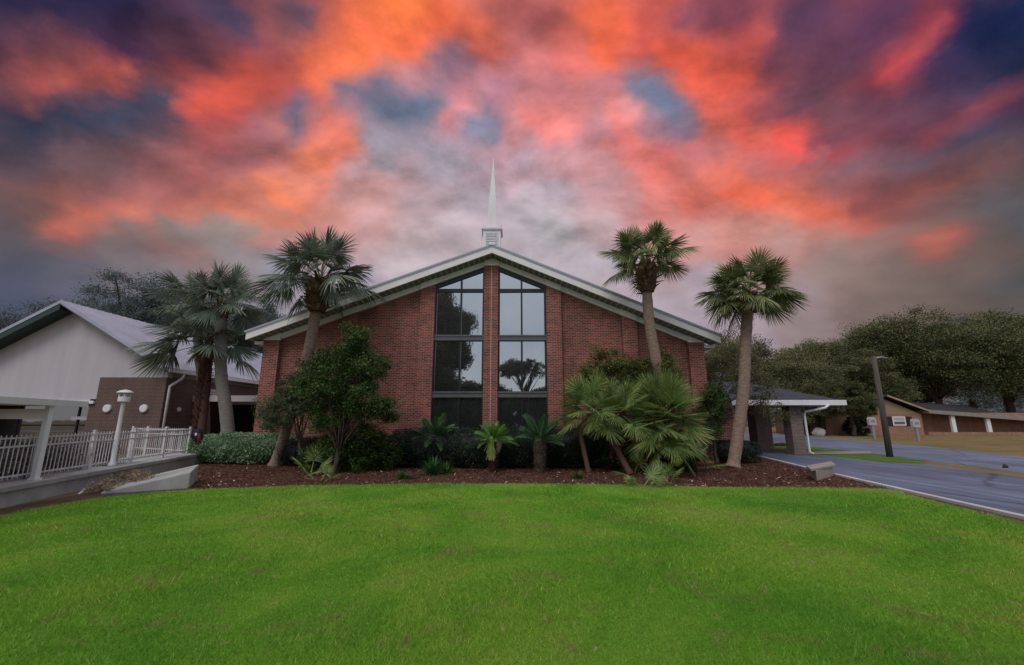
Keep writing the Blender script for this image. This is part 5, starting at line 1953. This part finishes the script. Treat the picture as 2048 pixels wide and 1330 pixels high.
# right wing with a porch roof falling to the right
x0, x1 = rr[0] - .4, rr[0] + 14
za, zb = hp(1842, 823)[1], hp(2048, 838)[1]
zb2 = za + (zb - za) * (x1 - x0) / (hp(2048, 838)[0] - x0)
q = MB()
q.hexa([(x0, HYR - .4, za - .16), (x1, HYR - .4, zb2 - .2), (x1, HYR + 3, zb2 - .1), (x0, HYR + 3, za - .1), (x0, HYR - .4, za + .22), (x1, HYR - .4, zb2 + .25), (x1, HYR + 3, zb2 + .3), (x0, HYR + 3, za + .3)])
q.build('porch_roof', M['grey_trim'], house)
q = MB()
q.hexa([(x0 - 4, HYR + 3.1, za - .1), (x1, HYR + 3.1, zb2 - .1), (x1, HYR + 9, zb2 - .1), (x0 - 4, HYR + 9, za), (x0 - 4, HYR + 3.1, za + .35), (x1, HYR + 3.1, zb2 + .32), (x1, HYR + 9, zb2 + 2.0), (x0 - 4, HYR + 9, za + 2.0)])
q.build('wing_roof', M['brown_shingle'], house)
q = MB()
q.box(x0 + .2, x1, HYR - .2, HYR + .2, -1.0, .32)
q.build('porch_ledge', M['tan_brick'], house)
for u in (1907, 1977):
    p = hp(u, 852)
    q = MB()
    q.box(p[0] - .2, p[0] + .2, HYR - .12, HYR + .12, .32, 2.25 if u < 1950 else 2.0)
    q.build('porch_post', M['white'], house)
a, b2 = hp(1786, 851), hp(1809, 833)
q = MB()
q.box(a[0], b2[0], HYR - .06, HYR - .001, a[1], b2[1])
w_ = q.build('window', M['white'], house)
q = MB()
m_ = (a[1] + b2[1]) / 2
q.box(a[0] + .12, b2[0] - .12, HYR - .07, HYR - .06, a[1] + .12, m_ - .05)
q.box(a[0] + .12, b2[0] - .12, HYR - .07, HYR - .06, m_ + .05, b2[1] - .1)
q.build('pane', M['glass'], w_)
for u0, u1 in ((1776, 1785), (1810, 1822)):
    a, b2 = hp(u0, 852), hp(u1, 833)
    q = MB()
    q.box(a[0], b2[0], HYR - .05, HYR - .001, a[1], b2[1])
    q.build('shutter', M['dark_metal'], house)
a, b2 = hp(1720, 838), hp(1735, 829)
q = MB()
q.box(a[0], b2[0], HYR - .05, HYR - .001, a[1], b2[1])
q.build('window', M['dark_glass'], house)
gar = thing('garage', P(1643, 850, 52), 'small white fronted garage left of the brick ranch house', 'garage')
a, b2 = P(1630, 851, 52), P(1658, 819, 52)
q = MB()
q.box(a.x, b2.x, 52, 56, -.2, b2.z)
q.build('wall', M['white'], gar)
q = MB()
q.prism_y([(a.x - .3, b2.z), (b2.x + .3, b2.z), ((a.x + b2.x) / 2, b2.z + .7)], 51.6, 56.3)
q.build('roof', M['tan_trim'], gar)
q = MB()
q.box(a.x + .3, b2.x - .3, 51.95, 51.999, -.2, b2.z - .5)
q.build('door', M['white_metal'], gar)
for i, (u, w_) in enumerate([(1708, 24)]):
    c = P(u, 852, 46)
    v, f, rnd, cc = crown([((c.x, 45.6, .95), (1.35, .9, .95))], 90, 60, .3, .16, .1, 140, .8)
    tag(mesh_obj('dark_bush', v, f, M['lf_hedge'], None, False, rnd), 'round dark bush against the ranch house wall', 'bush')

# ------------------------------------------------------------------ trees
def oak(loc, h, rad, label, mat, seed, dens=1.0, group='trees behind the buildings', leaf=.32, nm='oak_tree', low=.3):
    rng = np.random.default_rng(seed)
    B = []
    for i in range(9):
        a = rng.uniform(0, 2 * PI)
        rr = rad * rng.uniform(.2, .62)
        z = h * rng.uniform(low + .08, .85)
        s = rad * rng.uniform(.34, .55) * (1.15 - .4 * z / h)
        B.append(((rr * math.cos(a), rr * math.sin(a), z), (s, s, s * .72)))
    B.append(((0, 0, h * .62), (rad * .55, rad * .55, h * .26)))
    B.append(((rng.normal() * .1 * rad, 0, h * .86), (rad * .36, rad * .36, h * .14)))
    return make_tree(nm, loc, B, label, 'tree', mat, M['bark'], int(260 * dens), 160, rad * .16, leaf * .56, leaf * .34, seed, .035 * h, h * .42, group, 16, .6, shell=.35)


def at_px(u, Yd):
    p = P(u, 840, Yd)
    return Vector((p.x, Yd, 0))


TR = []
TR.append(oak(at_px(1520, 36), 9.6, 4.4, 'open crowned pale oak directly behind the dark porch roof', M['lf_oak2'], 201, .75, leaf=.24))
TR.append(oak(at_px(1672, 58), 12.6, 7.0, 'broad mid green oak behind the porch gutter end', M['lf_oak'], 202, 1.2, leaf=.36, low=.16))
oak(at_px(1600, 50), 10.6, 5.2, 'rounded olive oak between the pale oak and the broad oak', M['lf_oak2'], 203, 1.0, leaf=.32, low=.2)
oak(at_px(1770, 64), 14.5, 8.0, 'tall dark oak rising behind the gable of the ranch house', M['lf_oak'], 204, 1.3, leaf=.42, low=.2)
oak(at_px(1885, 60), 17.0, 9.0, 'biggest dark oak over the ranch house wing', M['lf_oak'], 205, 1.7, leaf=.42, low=.18)
oak(at_px(2030, 58), 16.5, 8.5, 'dark oak cut by the right edge over the porch posts', M['lf_oak'], 206, 1.6, leaf=.42, low=.15)
oak(at_px(2160, 56), 16.0, 8.5, 'dark oak mostly outside the right edge', M['lf_oak'], 207, 1.2, leaf=.42, low=.15)
oak(at_px(1950, 75), 19.0, 10.0, 'tall haze tinted oak behind the biggest dark oak', M['lf_haze'], 208, 1.3, leaf=.5, low=.15)
oak(at_px(1440, 60), 13.0, 6.0, 'distant oak just right of the church corner', M['lf_oak2'], 209, .9, leaf=.36)
oak(at_px(1705, 43.5), 5.6, 2.6, 'small low oak hanging over the left end of the ranch house', M['lf_oak'], 210, .8, leaf=.24, low=.3)
oak(at_px(1640, 47), 8.2, 4.2, 'low olive oak filling the gap behind the porch gutter', M['lf_oak2'], 240, .9, leaf=.3, low=.1)
oak(at_px(1742, 55), 10.5, 5.2, 'dark mid height oak behind the tan gable', M['lf_oak'], 241, 1.0, leaf=.34, low=.1)
oak(at_px(1830, 72), 15.5, 7.5, 'tall oak between the two largest dark oaks', M['lf_oak'], 242, 1.2, leaf=.42, low=.1)
oak(at_px(265, 48), 18.2, 6.4, 'haze tinted tree behind the hall roof, left of the palm crowns', M['lf_haze'], 211, 1.0, leaf=.36)
oak(at_px(345, 50), 17.6, 6.0, 'haze tinted tree behind the hall roof, next to the palm crowns', M['lf_haze'], 212, .9, leaf=.36)
oak(at_px(150, 56), 19.5, 7.5, 'faint tree beyond the hall ridge', M['lf_haze'], 213, 1.0, leaf=.4)
oak(at_px(20, 58), 18.6, 8.0, 'faint tree beyond the hall at the left edge', M['lf_haze'], 214, 1.0, leaf=.4)
oak(at_px(500, 40), 13.0, 4.2, 'grey green tree between the hall and the church eave', M['lf_haze'], 215, .9, leaf=.3)
oak(at_px(430, 46), 15.0, 5.0, 'grey green tree behind the palm crowns', M['lf_haze'], 216, .9, leaf=.32)
# distant tree belt closing the view
rng = np.random.default_rng(31)
B = []
for i in range(60):
    u = rng.uniform(1250, 2300)
    d = rng.uniform(95, 130)
    p = at_px(u, d)
    B.append(((p.x, p.y, rng.uniform(1.5, 5)), (7, 5, rng.uniform(3.5, 5.5))))
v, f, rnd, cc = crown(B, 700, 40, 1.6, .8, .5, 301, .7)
stuff(mesh_obj('tree_belt', v, f, M['lf_haze'], None, False, rnd), 'far belt of grey green woodland beyond the street', 'woodland')

# trees across the road behind the viewer: seen mirrored in the tall windows
GM = 'trees mirrored in the church windows'
oak((-9.6, -21, 0), 18.5, 6.2, 'huge oak mirrored in the left bay of the tall windows', M['lf_oak'], 220, 5.0, GM, .45, low=.02)
t = thing('umbrella_pine', (1.9, -30, 0), 'flat topped pine mirrored in the right bay of the tall windows', 'tree', GM)
B = []
rng = np.random.default_rng(8)
for i in range(12):
    x = 1.9 + rng.uniform(-3.0, 3.0)
    B.append(((x, -30 + rng.uniform(-2, 2), 9.4 - .13 * abs(x - 1.9) ** 1.6 + rng.uniform(-.3, .3)), (1.35, 1.3, 1.0)))
v, f, rnd, cc = crown(B, 260, 90, .42, .2, .1, 221, .6)
mesh_obj('foliage', v, f, M['lf_oak'], t, False, rnd)
mb = MB()
mb.tube([(1.9, -30, -.1), (1.8, -30, 3), (2.0, -30, 6.4)], [.3, .24, .2], 10)
limbs(mb, (1.9, -30, 3), (2.0, -30, 6.6), cc, .22, rng, 22, .4)
mb.build('trunk', M['bark'], t, True)
for i, (x, y, h, r_) in enumerate([(-22, -36, 12, 6), (-15, -42, 11, 6), (-3, -37, 7.0, 5.5), (4, -36, 6.6, 5.5), (10.5, -37, 7.2, 6), (17, -38, 8.2, 5), (25, -40, 9, 6), (-30, -38, 11, 6), (-8.4, -38, 8.2, 5)]):
    oak((x, y, 0), h, r_, ['row tree mirrored at the left side of the left bay', 'row tree mirrored behind the huge oak', 'low row tree mirrored near the brick middle pier', 'low row tree mirrored under the flat topped pine', 'row tree mirrored at the right jamb', 'row tree behind the viewer on the right', 'row tree far right behind the viewer', 'row tree far left behind the viewer', 'low row tree mirrored between the huge oak and the middle pier'][i],
        M['lf_oak'], 230 + i, 2.4, GM, .6, low=-.06)
q = MB()
q.sheet([(-80, -15), (-80, -22), (80, -22), (80, -15)], .004)
structure(q.build('back_road', M['street']))
